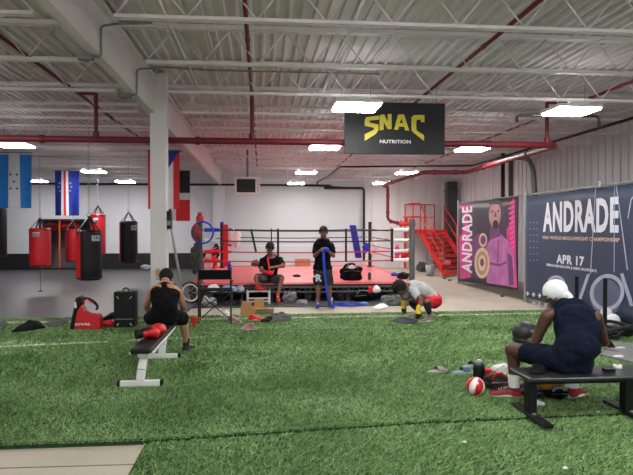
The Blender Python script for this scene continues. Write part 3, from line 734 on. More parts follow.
tv = thing('television', 'small boxy white framed television hanging from the joists over the ring', 'television', (at(247, 194, 17).x, 17.2, at(247, 194, 17).z))
a, b = at(234.5, 194.5, 17), at(260, 177, 17)
mb = MB(); mb.bx(a.x, b.x, 17.0, 17.1, a.z, b.z); mb.loft([[V((a.x + .02, 17.1, a.z + .02)), V((b.x - .02, 17.1, a.z + .02)), V((b.x - .02, 17.1, b.z - .02)), V((a.x + .02, 17.1, b.z - .02))], [V((a.x + .15, 17.42, a.z + .1)), V((b.x - .15, 17.42, a.z + .1)), V((b.x - .15, 17.42, b.z - .08)), V((a.x + .15, 17.42, b.z - .08))]], 0, False)
mb.build('casing', m_white, tv, world=True, bevel=.012)
mb = MB(); mb.bx(a.x + .06, b.x - .13, 16.985, 17.0, a.z + .06, b.z - .06); mb.build('screen', mat('screen_black', C(14, 18, 20), .15, var=.1), tv, world=True, bevel=.005)
mb = MB()
for k in range(4): mb.cyl((b.x - .05, 16.99, a.z + .1 + .09 * k), (b.x - .05, 17.0, a.z + .1 + .09 * k), .016)
mb.build('control_button', m_conduit, tv, world=True)
mb = MB(); mb.bx((a.x + b.x) / 2 - .03, (a.x + b.x) / 2 + .03, 17.15, 17.21, b.z, 3.95); mb.build('ceiling_bracket', m_conduit, tv, world=True)

# ------------------------------------------------------------------ punching bags
m_tagw = mat('label_silver', C(190, 190, 196), .5, var=.1)
def bag(label, px, Y, ytop, ybot, wpx, m_body, m_face=None, split=None, cord=False, lab=True):
    """ytop = top of the leather cylinder; straps above; split = fraction of the width that is the second colour, at the left"""
    t = at(px, ytop, Y); b = at(px, ybot, Y); r = wpx * (Y / cos(0)) / FPX / 2; h = t.z - b.z
    o = thing('punching_bag', label, 'punching bag', (t.x, Y, b.z), group='heavy bags hanging over the mats')
    prof = [(r * .02, 0), (r * .8, .0), (r * .97, .035), (r, .08), (r * 1.01, h * .3), (r, h * .7), (r * 1.0, h - .07), (r * .93, h - .015), (r * .78, h), (r * .02, h - .02)]
    mb = MB(); n = 28; vs = []
    for (rr, z) in prof:
        for i in range(n): vs.append(V((rr * cos(2 * pi * i / n), rr * sin(2 * pi * i / n), z)))
    for j in range(len(prof) - 1):
        for i in range(n):
            a = 2 * pi * (i + .5) / n; mi = 0
            if split and cos(a) < -1 + 2 * split and sin(a) < .5: mi = 1
            mb.f.append([j * n + i, j * n + (i + 1) % n, (j + 1) * n + (i + 1) % n, (j + 1) * n + i]); mb.m.append(mi); mb.sm.append(True)
    mb.v = vs; mb.build('bag_body', [m_body, m_face or m_body], o)
    for zz in (h - .05, .05):
        mb = MB(); mb.torus((0, 0, zz), r * 1.0, .011, n=28); mb.build('stitched_band', m_blk, o)
    top = V((0, 0, h + .27)); 
    for k in range(4):
        a = pi / 4 + k * pi / 2; e = V((r * .96 * cos(a), r * .96 * sin(a), h - .02)); mb = MB(); e2 = V((e.x, e.y, h - .16))
        mb.bar(e2 * 1.0, e, .045, .012); mb.bar(e, top, .035, .01)
        mb.build('strap', m_blk, o)
    mb = MB(); mb.torus(top + V((0, 0, .03)), .035, .009, V((0, 1, 0)), 14, 6); mb.build('steel_ring', m_galv, o)
    mb = MB(); z = top.z + .07; zt_ = ZB + .02 - b.z; i = 0
    while z < zt_:
        mb.torus((0, 0, z), .022, .005, V((1, 0, 0)) if i % 2 else V((0, 1, 0)), 8, 4); z += .038; i += 1
    mb.build('chain', m_galv, o)
    if lab:
        mb = MB(); a0 = radians(-115 if not split else -62)
        for s in range(4):
            pass
        aa = [a0 + radians(d) for d in (0, 14, 28, 42)]
        vs = [V((r * 1.015 * cos(x), r * 1.015 * sin(x), z)) for x in aa for z in (h * .78, h * .89)]
        mb.add(vs, [(2 * i, 2 * i + 2, 2 * i + 3, 2 * i + 1) for i in range(3)]); lp = mb.build('label_patch', m_tagw, o, solid=.004)
        mb = MB()
        for q in range(3):
            x = a0 + radians(9 + 11 * q); p = V((r * 1.03 * cos(x), r * 1.03 * sin(x), h * .845)); mb.box(p, (.02, .02, h * .04))
        mb.build('label_marks', m_blk, lp)
    if cord:
        mb = MB(); mb.tube([(0, 0, .02), (.0, 0, -b.z + .02)], .006, 5); mb.build('floor_cord', m_blk, o)
        mb = MB(); mb.cyl((0, 0, -b.z + .008), (0, 0, -b.z + .025), .06); mb.build('floor_anchor', m_blk, o)
    return o
bag('plain red punching bag hanging alone at left of the dark doorway', 40, 16.61, 228, 267, 19.5, m_red, cord=True)
bag('largest punching bag, black with a red side panel, nearest the camera', 89, 11.96, 230, 280, 23.5, m_black, m_red, .24)
bag('black punching bag with a thin red side stripe close to the column', 128.5, 18.16, 221, 262.5, 17, m_black, m_red, .12)
bag('dark punching bag cut off by the left edge of the photo', -3, 18.16, 208, 258, 17, m_black, lab=False)
bag('red punching bag half hidden behind the largest black and red bag', 98, 19.71, 214, 254, 14, m_red)
bag('short red punching bag seen inside the dark doorway', 73, 21.26, 229, 262, 14, m_red, lab=False)
# doorway post and red hanging covers
mb = MB(); p = at(59, 245, YW - .2); mb.bx(p.x - .03, p.x + .03, YW - .14, YW - .08, 0, DZ); tag(mb.build('steel_post', mat('orange_paint', C(206, 78, 50), .5), bevel=.008), 'thin orange red steel post standing in front of the dark doorway', 'post')
mb = MB()
for z in (.05, DZ - .04): mb.bar((DX0, YW - .11, z), (DX1, YW - .11, z), .06, .06)
mb.bar((DX0, YW - .11, 0), (DX0, YW - .11, DZ), .07, .06); mb.bar((DX1, YW - .11, 0), (DX1, YW - .11, DZ), .07, .06)
struct(mb.build('door_1', m_blk))
for i, (x, y, w_, h_, l, m) in enumerate([(52, 226, .55, .42, 'dark red boxing banner', mat('dark_red_cloth', C(120, 26, 30), .8)), (69, 225, .8, .45, 'brighter red boxing banner', mat('worn_red_cloth', C(170, 40, 34), .8)), (49, 238, .26, .4, 'small dark blue cloth', mat('dk_blue', C(30, 40, 86), .8))]):
    p = at(x, y, YW + .3 + i * .1); mb = MB(); vs = []
    for j in range(9):
        for k in range(2): vs.append(V((p.x - w_ / 2 + w_ * j / 8, YW + .3 + i * .1 + .03 * sin(j * 1.9), p.z + (.5 - k) * h_)))
    mb.add(vs, [(2 * j, 2 * j + 1, 2 * j + 3, 2 * j + 2) for j in range(8)]); mb.tube([(p.x, YW + .3 + i * .1, p.z + h_ / 2), (p.x, YW + .3 + i * .1, DZ + .02)], .01, 5)
    tag(mb.build('hanging_cloth', m, solid=.01), l + ' hanging inside the dark doorway', 'cloth')

exec_people = True
# ------------------------------------------------------------------ people builders
def lerp(a, b, t): return a + (b - a) * t
def ring_at(c, side, fwd, w_, d_, n=20, e=2.4):
    out = []
    for i in range(n):
        a = 2 * pi * i / n; ca, sa = cos(a), sin(a)
        out.append(c + side * (w_ * abs(ca) ** (2 / e) * (1 if ca > 0 else -1)) + fwd * (d_ * abs(sa) ** (2 / e) * (1 if sa > 0 else -1)))
    return out
def torso_rings(S, infl=0.0, t0=0.0, t1=1.0, n=14, flare=0.0, top=1.0):
    """spine S: pelvis, waist, chest, neck; hs / ss the hip and shoulder side vectors"""
    P = [S['pelvis'], S['waist'], S['chest'], S['neck']]; k = S.get('k', 1.0)
    P = [P[0] - (P[1] - P[0]) * .55] + P + [P[3] + (P[3] - P[2]) * .2]
    W = [.125, .165, .138, .175, .115, .06]; D = [.095, .112, .098, .118, .085, .055]
    def cr(L, t):
        x = t * (len(L) - 1); i = min(int(x), len(L) - 2); f = x - i
        a = L[max(i - 1, 0)]; b = L[i]; c = L[i + 1]; d = L[min(i + 2, len(L) - 1)]
        return .5 * ((2 * b) + (c - a) * f + (2 * a - 5 * b + 4 * c - d) * f * f + (3 * b - a - 3 * c + d) * f * f * f)
    R = []
    for i in range(n + 1):
        t = t0 + (t1 - t0) * i / n
        c = cr(P, t); tg = (cr(P, min(t + .02, 1)) - cr(P, max(t - .02, 0))).normalized()
        side = lerp(S['hs'], S['ss'], t).normalized(); side = (side - tg * side.dot(tg)).normalized(); fwd = tg.cross(side) * -1
        fwd = side.cross(tg) * -1
        f2 = flare * max(0, 1 - (t - t0) * 3)
        R.append(ring_at(c, side, fwd, cr(W, t) * k + infl + f2, cr(D, t) * k + infl + f2))
    return R
def head_geo(mb, H, neck, s=1.0):
    c, B = H['c'], H['B']
    def L(x, y, z): return c + B @ (V((x, y, z)) * s)
    mb.ell(L(0, -.012, .03), (.076 * s, .096 * s, .088 * s), B); mb.ell(L(0, .018, -.035), (.060 * s, .072 * s, .08 * s), B)
    mb.ell(L(0, .042, -.092), (.038 * s, .034 * s, .026 * s), B); mb.cap(L(0, .084, .008), .008 * s, L(0, .104, -.03), .013 * s, 8)
    mb.cap(L(-.034, .078, .02), .011 * s, L(.034, .078, .02), .011 * s, 8); mb.ell(L(0, .086, -.062), (.024 * s, .01 * s, .012 * s), B)
    for q in (-1, 1): mb.ell(L(q * .078, -.008, -.012), (.010 * s, .019 * s, .031 * s), B, 10); mb.ell(L(q * .04, .05, -.03), (.02 * s, .025 * s, .02 * s), B, 10)
    mb.cap(L(0, -.02, -.055), .052 * s, neck, .06, 14)
def head_frame(c, fwd, up):
    fwd = V(fwd).normalized(); up = V(up); up = (up - fwd * up.dot(fwd)).normalized(); r = fwd.cross(up)
    return {'c': V(c), 'B': basis(r, fwd, up)}
def face_parts(H, root, s=1.0):
    c, B = H['c'], H['B']
    def L(x, y, z): return c + B @ (V((x, y, z)) * s)
    for q in (-1, 1):
        mb = MB(); mb.ell(L(q * .029, .074, .004), .012 * s, B, 10, 0); mb.ell(L(q * .029, .083, .003), .0055 * s, B, 8, 1); mb.build('eye', [m_eyew, m_iris], root, world=True)
        mb = MB(); mb.cap(L(q * .018, .089, .026), .0035, L(q * .042, .082, .027), .003, 6); mb.build('eyebrow', m_hair, root, world=True)
    mb = MB(); mb.ell(L(0, .096, -.058), (.02 * s, .006 * s, .0045 * s), B); mb.ell(L(0, .094, -.067), (.018 * s, .006 * s, .005 * s), B); mb.build('lips', m_lips, root, world=True)
def hair(H, root, mat_, infl=.008, low=-.03, front=.045, s=1.0, name='hair', amp=0.0):
    c, B = H['c'], H['B']; mb = MB(); mb.ell((0, 0, 0), (.076 + infl, .096 + infl, .088 + infl), None, 28, 0, 20)
    keep = []; V0 = [V(p) for p in mb.v]
    for i, f in enumerate(mb.f):
        p = sum((V0[j] for j in f), V()) / len(f); p = p + V((0, -.012, .03))
        lim = low if p.y < .0 else lerp(low, front, min(1, p.y / .07))
        if p.z > lim: keep.append(f)
    nb = MB(); vs = []
    for p in V0:
        q = p * (1 + amp * noise.noise(p * 40)); vs.append(c + B @ ((q + V((0, -.012, .03))) * s))
    nb.v = vs; nb.f = keep; nb.m = [0] * len(keep); nb.sm = [True] * len(keep)
    return nb.build(name, mat_, root, world=True, solid=-.006)
def hand_geo(mb, w_, d, nrm, thumb, curl=.5, s=1.0):
    """w_ wrist point, d direction of the palm, nrm palm-side normal, thumb = +1/-1 side along d x nrm"""
    d = V(d).normalized(); nrm = V(nrm); nrm = (nrm - d * nrm.dot(d)).normalized(); sd = d.cross(nrm) * thumb
    B = basis(sd, d, nrm); pc = w_ + d * .048 * s
    mb.ell(pc, (.040 * s, .052 * s, .017 * s), B, 12)
    lens = (.040, .045, .041, .032)
    for i in range(4):
        b = w_ + d * (.088 - (.004 if i in (0,) else .010 if i == 3 else 0)) * s + sd * (.027 - .018 * i) * s
        a = curl * .8; p = b; r = (.0088, .009, .0088, .0078)[i] * s
        dd = d
        mb.cap(w_ + d * .06 * s + sd * (.024 - .016 * i) * s, r * 1.1, b, r, 8)
        for k, f in enumerate((1.0, .62, .5)):
            dd = (d * cos(a) + nrm * sin(a)); q = p + dd * lens[i] * f * s; mb.cap(p, r, q, r * .92, 8); p = q; r *= .92; a += curl * .9
    b = w_ + d * .022 * s + sd * .026 * s; t1 = b + (sd * .75 + d * .6 + nrm * .35).normalized() * .038 * s; t2 = t1 + (d * .9 + sd * .25 + nrm * (.3 + curl * .5)).normalized() * .03 * s; t3 = t2 + (d * .9 + nrm * (.4 + curl)).normalized() * .022 * s
    mb.cap(b, .014 * s, t1, .0115 * s, 8); mb.cap(t1, .0115 * s, t2, .010 * s, 8); mb.cap(t2, .010 * s, t3, .0085 * s, 8)
def arm_geo(mb, sh, el, wr, infl=0.0, k=1.0):
    mb.cap(sh, .058 * k + infl, lerp(sh, el, .45), .050 * k + infl); mb.cap(lerp(sh, el, .45), .050 * k + infl, el, .040 * k + infl)
    mb.cap(el, .040 * k + infl, lerp(el, wr, .35), .041 * k + infl); mb.cap(lerp(el, wr, .35), .041 * k + infl, wr, .026 * k + infl)
def leg_geo(mb, hp, kn, an, toe, k=1.0):
    mb.cap(hp, .092 * k, lerp(hp, kn, .5), .078 * k); mb.cap(lerp(hp, kn, .5), .078 * k, kn, .056 * k)
    back = (an - kn).normalized(); f = (toe - an); f.z = 0; f = f.normalized() if f.length > 1e-4 else V((0, 1, 0))
    cf = lerp(kn, an, .3) - f * .018
    mb.cap(kn, .054 * k, cf, .056 * k); mb.cap(cf, .056 * k, lerp(kn, an, .68), .042 * k); mb.cap(lerp(kn, an, .68), .042 * k, an, .034 * k)
    mb.cap(an, .034, an + f * .04 - V((0, 0, .035)), .032); mb.cap(an + f * .02 - V((0, 0, .04)), .03, toe, .022)
def shoe(an, toe, root, m_up, m_sole, name='shoe', high=.0, m_lace=None, label=None, sc=1.0):
    """an ankle joint, toe tip direction; the sole rests under the foot"""
    an = V(an); toe = V(toe); f = (toe - an); f.z = 0; f.normalize(); tilt = V((0, 0, 1)); sd = f.cross(tilt)
    b = V((an.x, an.y, max(an.z - .105, Z1 * .5))) - f * .07
    up = MB()
    prof = [(0, .026, .05), (.02, .036, .085), (.07, .041, .10), (.11, .042, .088), (.16, .047, .066), (.21, .049, .052), (.26, .040, .042), (.285, .018, .030)]
    R = []
    for t, hw, h in prof:
        c = b + f * t * sc; R.append([c + sd * (hw * sc * cos(a)) + tilt * (.02 + (h - .02) * max(0, sin(a)) if sin(a) > 0 else .012) for a in [2 * pi * i / 14 for i in range(14)]])
    up.loft(R)
    if high or True:
        q = b + f * .06; up.cyl(q + tilt * .06, lerp(q + tilt * (.11 + high), an + tilt * high, .5), .042, .043 if not high else .046, 14)
    o = up.build(name, m_up, root, world=True, voxel=.007, smooth=2)
    sl = MB(); out = []
    for a in range(20):
        t = a / 20 * 2 * pi; lx = .1425 - .15 * cos(t); wy = (.040 + .012 * (lx / .285)) * sin(t); out.append(b + f * lx * sc + sd * wy * sc)
    sl.poly(out, tilt * .026); sl.build('sole', m_sole, o, world=True, bevel=.005)
    lc = MB()
    for k in range(5):
        t = .10 + k * .022; h = (.092, .088, .08, .072, .064)[k]
        c = b + f * t * sc + tilt * (h + .004); s_ = 1 if k % 2 else -1
        lc.tube([c - sd * .02, c + tilt * .004 + f * .006, c + sd * .02], .0035, 5)
    lc.build('laces', m_lace or m_white, o, world=True)
    if label: o['label'] = label
    return o
def cone_sleeve(mb, a, b, r0, r1, n=20):
    mb.cyl(a, b, r0, r1, n); mb.ell(a, r0, None, n)

VX = .0065
# ------------------------------------------------------------------ man on the right bench
BZ = .39
def S_(**k): return {a: (V(b) if isinstance(b, tuple) else b) for a, b in k.items()}
m1 = thing('person', 'person in navy sleeveless top and white head wrap sitting on the black bench', 'person', (2.75, 5.25, BZ))
def A(px, py, Y): return at(px, py, Y)
S1 = S_(pelvis=A(570, 363, 5.25) + V((0, 0, .03)), waist=A(574, 347, 5.2), chest=A(577, 324, 5.32), neck=A(566, 306, 5.48), hs=V((1, -.12, 0)), ss=V((1, -.22, -.06)))
shL, elL, wrL = A(547, 316, 5.42), A(534.5, 343, 5.5), A(529, 341, 5.78)
shR, elR, wrR = A(596, 318, 5.25), A(604, 341, 5.38), A(606, 344, 5.62)
H1 = head_frame(A(555.5, 294, 5.52), V((-.75, .62, -.5)), V((-.35, .1, 1)))
knL, anL = A(511.5, 349.5, 5.7), G(514, 396.5, Z1) + V((0, 0, .105)); toL = anL + V((-.17, .05, -.075))
knR, anR = A(566, 349, 5.85), G(573, 397, Z1) + V((0, 0, .105)); toR = anR + V((.15, .10, -.07))
hpL, hpR = S1['pelvis'] + V((-.10, .03, .0)), S1['pelvis'] + V((.1, .03, 0))
mb = MB(); mb.loft(torso_rings(S1, 0)); head_geo(mb, H1, S1['neck'] + V((0, 0, .0)))
mb.cap(S1['neck'] + V((-.05, 0, -.02)), .05, shL, .062); mb.cap(S1['neck'] + V((.05, 0, -.02)), .05, shR, .062)
arm_geo(mb, shL, elL, wrL, 0, 1.08); arm_geo(mb, shR, elR, wrR, 0, 1.08)
hand_geo(mb, wrL, V((.15, .9, -.25)), V((.9, -.1, -.2)), 1, .7); hand_geo(mb, wrR, V((-.25, .9, -.1)), V((-.6, 0, .6)), -1, .8)
leg_geo(mb, hpL, knL, anL, toL, 1.16); leg_geo(mb, hpR, knR, anR, toR, 1.0)
mb.build('body', m_skin_d, m1, world=True, voxel=VX, smooth=2)
face_parts(H1, m1)
# navy top: loose back that falls past the bench edge
mb = MB(); mb.loft(torso_rings(S1, .03, .04, .90, 16, .03)); mb.cap(S1['neck'] + V((-.05, -.01, -.035)), .058, lerp(S1['neck'], shL, .8), .06); mb.cap(S1['neck'] + V((.05, -.01, -.035)), .058, lerp(S1['neck'], shR, .88), .066)
c = S1['chest'] + V((.0, -.03, .02)); mb.ell(c, (.225, .13, .17)); mb.ell(S1['waist'] + V((.03, -.02, .0)), (.20, .135, .17)); mb.ell(S1['pelvis'] + V((.02, -.02, .01)), (.195, .14, .11))
top1 = mb.build('sleeveless_top', m_navy, m1, world=True, voxel=.011, smooth=14)
mb = MB(); mb.cap(hpL + V((0, -.03, 0)), .12, lerp(hpL, knL, .35), .112); cone_sleeve(mb, lerp(hpL, knL, .3), lerp(hpL, knL, .74), .112, .094); mb.cap(hpR + V((0, -.03, 0)), .12, lerp(hpR, knR, .35), .112); cone_sleeve(mb, lerp(hpR, knR, .3), lerp(hpR, knR, .8), .112, .094); mb.ell(S1['pelvis'] + V((0, 0, -.03)), (.19, .15, .09))
mb.build('shorts', m_navy, m1, world=True, voxel=.011, smooth=3)
# white wrap on the head with tail on the neck
hw = hair(H1, m1, m_wcloth, .016, -.055, .03, name='head_wrap'); 
mb = MB(); Bh = H1['B']; L = lambda x, y, z: H1['c'] + Bh @ V((x, y, z))
mb.ell(L(0, -.055, -.035), (.066, .055, .07), Bh); mb.ell(L(.01, -.085, -.08), (.06, .045, .075), Bh); mb.ell(L(0, -.085, -.125), (.055, .035, .06), Bh); mb.cap(L(-.07, .03, .02), .018, L(-.03, -.09, -.04), .03); mb.cap(L(.07, .03, .02), .018, L(.03, -.09, -.04), .03)
mb.cap(L(-.05, .085, .045), .013, L(.05, .085, .045), .013)
mb.build('wrap_tail', m_wcloth, m1, world=True, voxel=.008, smooth=3)
for an, to, lb in ((anL, toL, None), (anR, toR, None)):
    mb = MB(); mb.cyl(an + V((0, 0, -.01)), an + V((0, 0, .12)), .052, .062, 16); mb.build('ankle_tape', m_wcloth, m1, world=True, bevel=.008)
    shoe(an, to, m1, mat('red_shoe', C(140, 22, 34), .6, var=.3, scale=30), m_white, 'shoe', .02, sc=1.12)
# headgear he holds
hg = thing('headgear', 'dark padded boxing headgear with a silver badge held by the bench man', 'headgear', A(527, 345, 5.9))
c = A(525.5, 332.5, 5.9); mb = MB(); mb.ell(c, (.135, .13, .115), None, 24, 0, 16); mb.ell(c + V((.1, -.02, -.04)), (.07, .09, .07)); mb.torus(c + V((0, 0, -.07)), .1, .03)
mb.build('padding', mat('dark_leather', C(44, 42, 44), .45, var=.15), hg, world=True, voxel=.009, smooth=2)
mb = MB(); mb.box(c + V((.03, -.127, .035)), (.07, .008, .026), Matrix.Rotation(.2, 3, 'X')); mb.build('badge', m_tagw, hg, world=True, bevel=.004)
mb = MB(); mb.torus(c + V((.1, -.06, -.05)), .05, .01, V((.3, -1, 0))); mb.torus(c + V((.13, -.05, -.1)), .035, .01, V((.3, -1, .3))); mb.build('strap', m_wcloth, hg, world=True)
ph_ = thing('phone', 'black phone in the right hand of the bench man', 'phone', A(608, 346, 5.66))
mb = MB(); mb.box(A(608, 342.5, 5.70), (.075, .15, .012), Matrix.Rotation(.5, 3, 'X')); mb.build('case', m_black, ph_, world=True, bevel=.005)
mb = MB(); mb.box(A(608, 342.5, 5.70) + V((0, -.003, .007)), (.067, .14, .002), Matrix.Rotation(.5, 3, 'X')); mb.build('screen', MATS['screen_black'], ph_, world=True)

# ------------------------------------------------------------------ black bench on the right
bn_ = thing('flat_bench', 'long black flat bench on T shaped feet under the navy topped man', 'bench', (2.9, 5.2, 0))
mb = MB(); mb.bx(2.31, 3.72, 5.0, 5.43, BZ - .035, BZ); mb.build('seat', mat('bench_black', C(34, 34, 38), .35, var=.1), bn_, world=True, bevel=.012, bseg=3)
mb = MB(); mb.bx(2.36, 3.68, 5.07, 5.15, BZ - .07, BZ - .035); mb.build('rail', m_black, bn_, world=True)
for x in (2.37, 3.27):
    mb = MB(); mb.bx(x - .04, x + .04, 5.06, 5.16, .05, BZ - .035); mb.build('leg', m_black, bn_, world=True, bevel=.006)
    mb = MB(); mb.bx(x - .045, x + .045, 4.76, 5.42, Z1, Z1 + .035); mb.build('foot', m_black, bn_, world=True, bevel=.008)
    mb = MB(); mb.cyl((x, 5.03, Z1 + .035), (x, 5.03, Z1 + .045), .016); mb.build('bolt', m_galv, bn_, world=True)

# ------------------------------------------------------------------ man on the left bench (seen from behind)
m2 = thing('person', 'person in black tank top sitting with his back turned on the white bench', 'person', (-1.33, 8.0, .43))
Yb = 8.0
S2 = S_(pelvis=A(164.5, 316, 8.0), waist=A(164.5, 306, 7.97), chest=A(165, 294, 8.08), neck=A(166, 286, 8.28), hs=V((1, 0, 0)), ss=V((1, 0, 0)))
H2 = head_frame(A(165.8, 278.5, 8.40), V((-.15, .6, -.75)), V((0, .75, .7)))
sL, eL, wL = A(152.5, 292, 8.2), A(146.5, 305, 8.3), A(149, 313, 8.55)
sR, eR, wR = A(177.5, 292, 8.2), A(183, 305, 8.3), A(182, 313, 8.5)
kL, aL = A(150, 318, 8.4), G(153, 347.5, Z1) + V((0, 0, .11)); tL = aL + V((-.03, .18, -.08))
kR, aR = A(184, 319, 8.25), G(186.5, 350.5, Z1) + V((0, 0, .10)); tR = aR + V((.06, .17, -.07))
pL, pR = S2['pelvis'] + V((-.1, .03, 0)), S2['pelvis'] + V((.1, .03, 0))
mb = MB(); mb.loft(torso_rings(S2, 0)); head_geo(mb, H2, S2['neck'], 1.12)
mb.cap(S2['neck'] + V((-.05, -.02, -.02)), .05, sL, .065); mb.cap(S2['neck'] + V((.05, -.02, -.02)), .05, sR, .065); mb.ell(S2['chest'] + V((0, 0, .05)), (.2, .1, .1))
arm_geo(mb, sL, eL, wL, 0, 1.05); arm_geo(mb, sR, eR, wR, 0, 1.05); hand_geo(mb, wL, V((.5, .8, -.1)), V((0, 0, -1)), 1, .5); hand_geo(mb, wR, V((-.5, .8, -.1)), V((0, 0, -1)), -1, .5)
leg_geo(mb, pL, kL, aL, tL, .95); leg_geo(mb, pR, kR, aR, tR, 1.12)
mb.build('body', m_skin_l, m2, world=True, voxel=VX, smooth=2); face_parts(H2, m2, 1.12)
hair(H2, m2, m_hair, .006, -.055, .045, 1.12)
mb = MB(); mb.loft(torso_rings(S2, .022, .1, .66, 12, .02)); R_ = torso_rings(S2, .014, .6, .84, 6)
cs = [S2['chest'] + V((0, -.02, .0)), lerp(S2['chest'], S2['neck'], .5) + V((0, -.03, .02)), S2['neck'] + V((0, -.02, -.01))]
mb.ell(S2['chest'] + V((0, -.045, -.05)), (.165, .10, .13)); mb.ell(lerp(S2['chest'], S2['neck'], .45) + V((0, -.02, -.0)), (.125, .10, .12)); mb.ell(S2['neck'] + V((0, -.02, -.035)), (.105, .075, .06))
mb.ell(S2['pelvis'] + V((0, -.02, .03)), (.2, .14, .12))
mb.build('tank_top', m_cloth_blk, m2, world=True, voxel=.01, smooth=3)
mb = MB()
for p, k in ((pL, kL), (pR, kR)): mb.cap(p + V((0, -.02, 0)), .105, lerp(p, k, .5), .10); cone_sleeve(mb, lerp(p, k, .4), lerp(p, k, .98), .10, .092)
mb.ell(S2['pelvis'] + V((0, 0, -.02)), (.175, .14, .11)); mb.build('shorts', m_cloth_blk, m2, world=True, voxel=.011, smooth=3)
for an, to in ((aL, tL), (aR, tR)):
    shoe(an, to, m2, mat('black_shoe', C(24, 24, 26), .6, var=.3), mat('sole_grey', C(110, 110, 112), .7), 'shoe', .01, m_tape)
    mb = MB(); mb.cyl(an, an + V((0, 0, .07)), .04, .042, 14); mb.build('sock', m_cloth_blk, m2, world=True)
# white framed bench
b2 = thing('flat_bench', 'narrow white framed exercise bench with black pad under the tank top man', 'bench', (-1.35, 7.4, 0))
mb = MB(); mb.loft([[V((-1.26 + s * wd / 2, y, .445 + z)) for s, z in ((-1, -.05), (1, -.05), (1, 0), (-1, 0))] for y, wd in ((6.32, .19), (6.38, .22), (7.8, .24), (8.15, .24))], 0, False)
mb.build('pad', m_black, b2, world=True, bevel=.018, bseg=3)
mb = MB(); mb.bx(-1.30, -1.22, 6.4, 8.05, .345, .395); mb.bx(-1.155, -1.135, 6.4, 8.05, .375, .40); mb.bx(-1.385, -1.365, 6.4, 8.05, .375, .40); mb.build('frame_rail', m_white, b2, world=True, bevel=.006)
for y, yt in ((6.45, 6.50), (7.80, 7.80)):
    mb = MB(); pts = [(-1.28, y, Z1 + .06), (-1.27, y + .01, .2), (-1.26, yt + .02, .3), (-1.26, yt + .08, .36)]
    for p, q in zip(pts, pts[1:]): mb.bar(p, q, .085, .06, 0, V((0, 1, 0)))
    mb.build('leg', m_white, b2, world=True, bevel=.008)
    mb = MB(); mb.bx(-1.495, -1.065, y - .03, y + .03, Z1, Z1 + .06); mb.build('foot', m_white, b2, world=True, bevel=.008)
    for s in (-1, 1):
        mb = MB(); mb.bx(-1.28 + s * .22 - .016, -1.28 + s * .22 + .016, y - .034, y + .034, Z1, Z1 + .066); mb.build('foot_cap', m_black, b2, world=True, bevel=.008)

# ------------------------------------------------------------------ standing man
m3 = thing('person', 'person standing before the ring in black top wrapping his hand in blue', 'person', (at(323, 300, 12.8).x, 12.8, 0))
def Q(px, py, Y=12.8): return at(px, py, Y)
S3 = S_(pelvis=Q(322.5, 268.5), waist=Q(322.5, 260), chest=Q(323, 247.5), neck=Q(323.5, 240), hs=V((1, 0, 0)), ss=V((1, 0, 0)))
S3['pelvis'].z += .0
HS3 = 1.13
H3 = head_frame(Q(323.5, 232.5, 12.72), V((0, -1, -.45)), V((0, -.1, 1)))
s3L, e3L, w3L = Q(316.2, 245.2), Q(314.6, 256, 12.72), Q(320.5, 250.2, 12.45)
s3R, e3R, w3R = Q(331, 245.2), Q(333.6, 256, 12.75), Q(328, 251, 12.48)
h3L, h3R = Q(318.5, 271), Q(327, 271)
k3L, a3L = Q(318.3, 288.5, 12.75), Q(318, 303.6); t3L = a3L + V((-.02, -.18, -.05))
k3R, a3R = Q(329, 288.5, 12.75), Q(330.5, 303.6); t3R = a3R + V((.05, -.18, -.05))
mb = MB(); mb.loft(torso_rings(S3, 0)); head_geo(mb, H3, S3['neck'], HS3)
mb.cap(S3['neck'] + V((-.05, 0, -.03)), .05, s3L, .06); mb.cap(S3['neck'] + V((.05, 0, -.03)), .05, s3R, .06)
arm_geo(mb, s3L, e3L, w3L); arm_geo(mb, s3R, e3R, w3R)
hand_geo(mb, w3L, V((.9, -.1, .2)), V((0, .8, -.5)), 1, .5); hand_geo(mb, w3R, V((-.9, -.1, .25)), V((0, .8, -.5)), -1, .6)
leg_geo(mb, h3L, k3L, a3L, t3L, .92); leg_geo(mb, h3R, k3R, a3R, t3R, .92)
mb.build('body', m_skin_m, m3, world=True, voxel=VX, smooth=2); face_parts(H3, m3, HS3); hair(H3, m3, m_hair, .004, -.015, .07, HS3)
mb = MB(); mb.ell(H3['c'] + H3['B'] @ V((0, .045, -.085)), (.05, .045, .035), H3['B']); mb.build('beard', m_hair, m3, world=True)
mb = MB(); mb.loft(torso_rings(S3, .028, .18, .9, 14, .02)); mb.cap(S3['neck'] + V((-.05, 0, -.035)), .06, s3L, .07); mb.cap(S3['neck'] + V((.05, 0, -.035)), .06, s3R, .07)
cone_sleeve(mb, s3L, lerp(s3L, e3L, .75), .07, .066); cone_sleeve(mb, s3R, lerp(s3R, e3R, .75), .07, .066); mb.ell(S3['neck'] + V((0, .03, -.02)), (.11, .09, .05))
mb.build('hooded_shirt', m_cloth_blk, m3, world=True, voxel=.011, smooth=3)
mb = MB(); mb.ell(S3['pelvis'] + V((0, 0, .02)), (.185, .14, .13))
for h, k in ((h3L, k3L), (h3R, k3R)): cone_sleeve(mb, h, lerp(h, k, .82), .11, .112)
mb.build('boxing_shorts', mat('shorts_black', C(20, 20, 24), .6, bump=.3, bscale=12), m3, world=True, voxel=.012, smooth=3)
p = Q(317.2, 277.2, 12.57)
text('shorts_lettering', 'R', m_white, MF((p.x - .03, 12.585, p.z - .09), V((1, 0, 0)), (0, 0, 1)), .13, .15, m3, .03, .04)
for px_, pz in ((315.0, 276.4), (334, 271)):
    p = Q(px_, pz, 12.62); mb = MB(); mb.box((p.x, p.y, p.z), (.06, .05, .04)); mb.build('shorts_stripe', m_white, m3, world=True, bevel=.01)
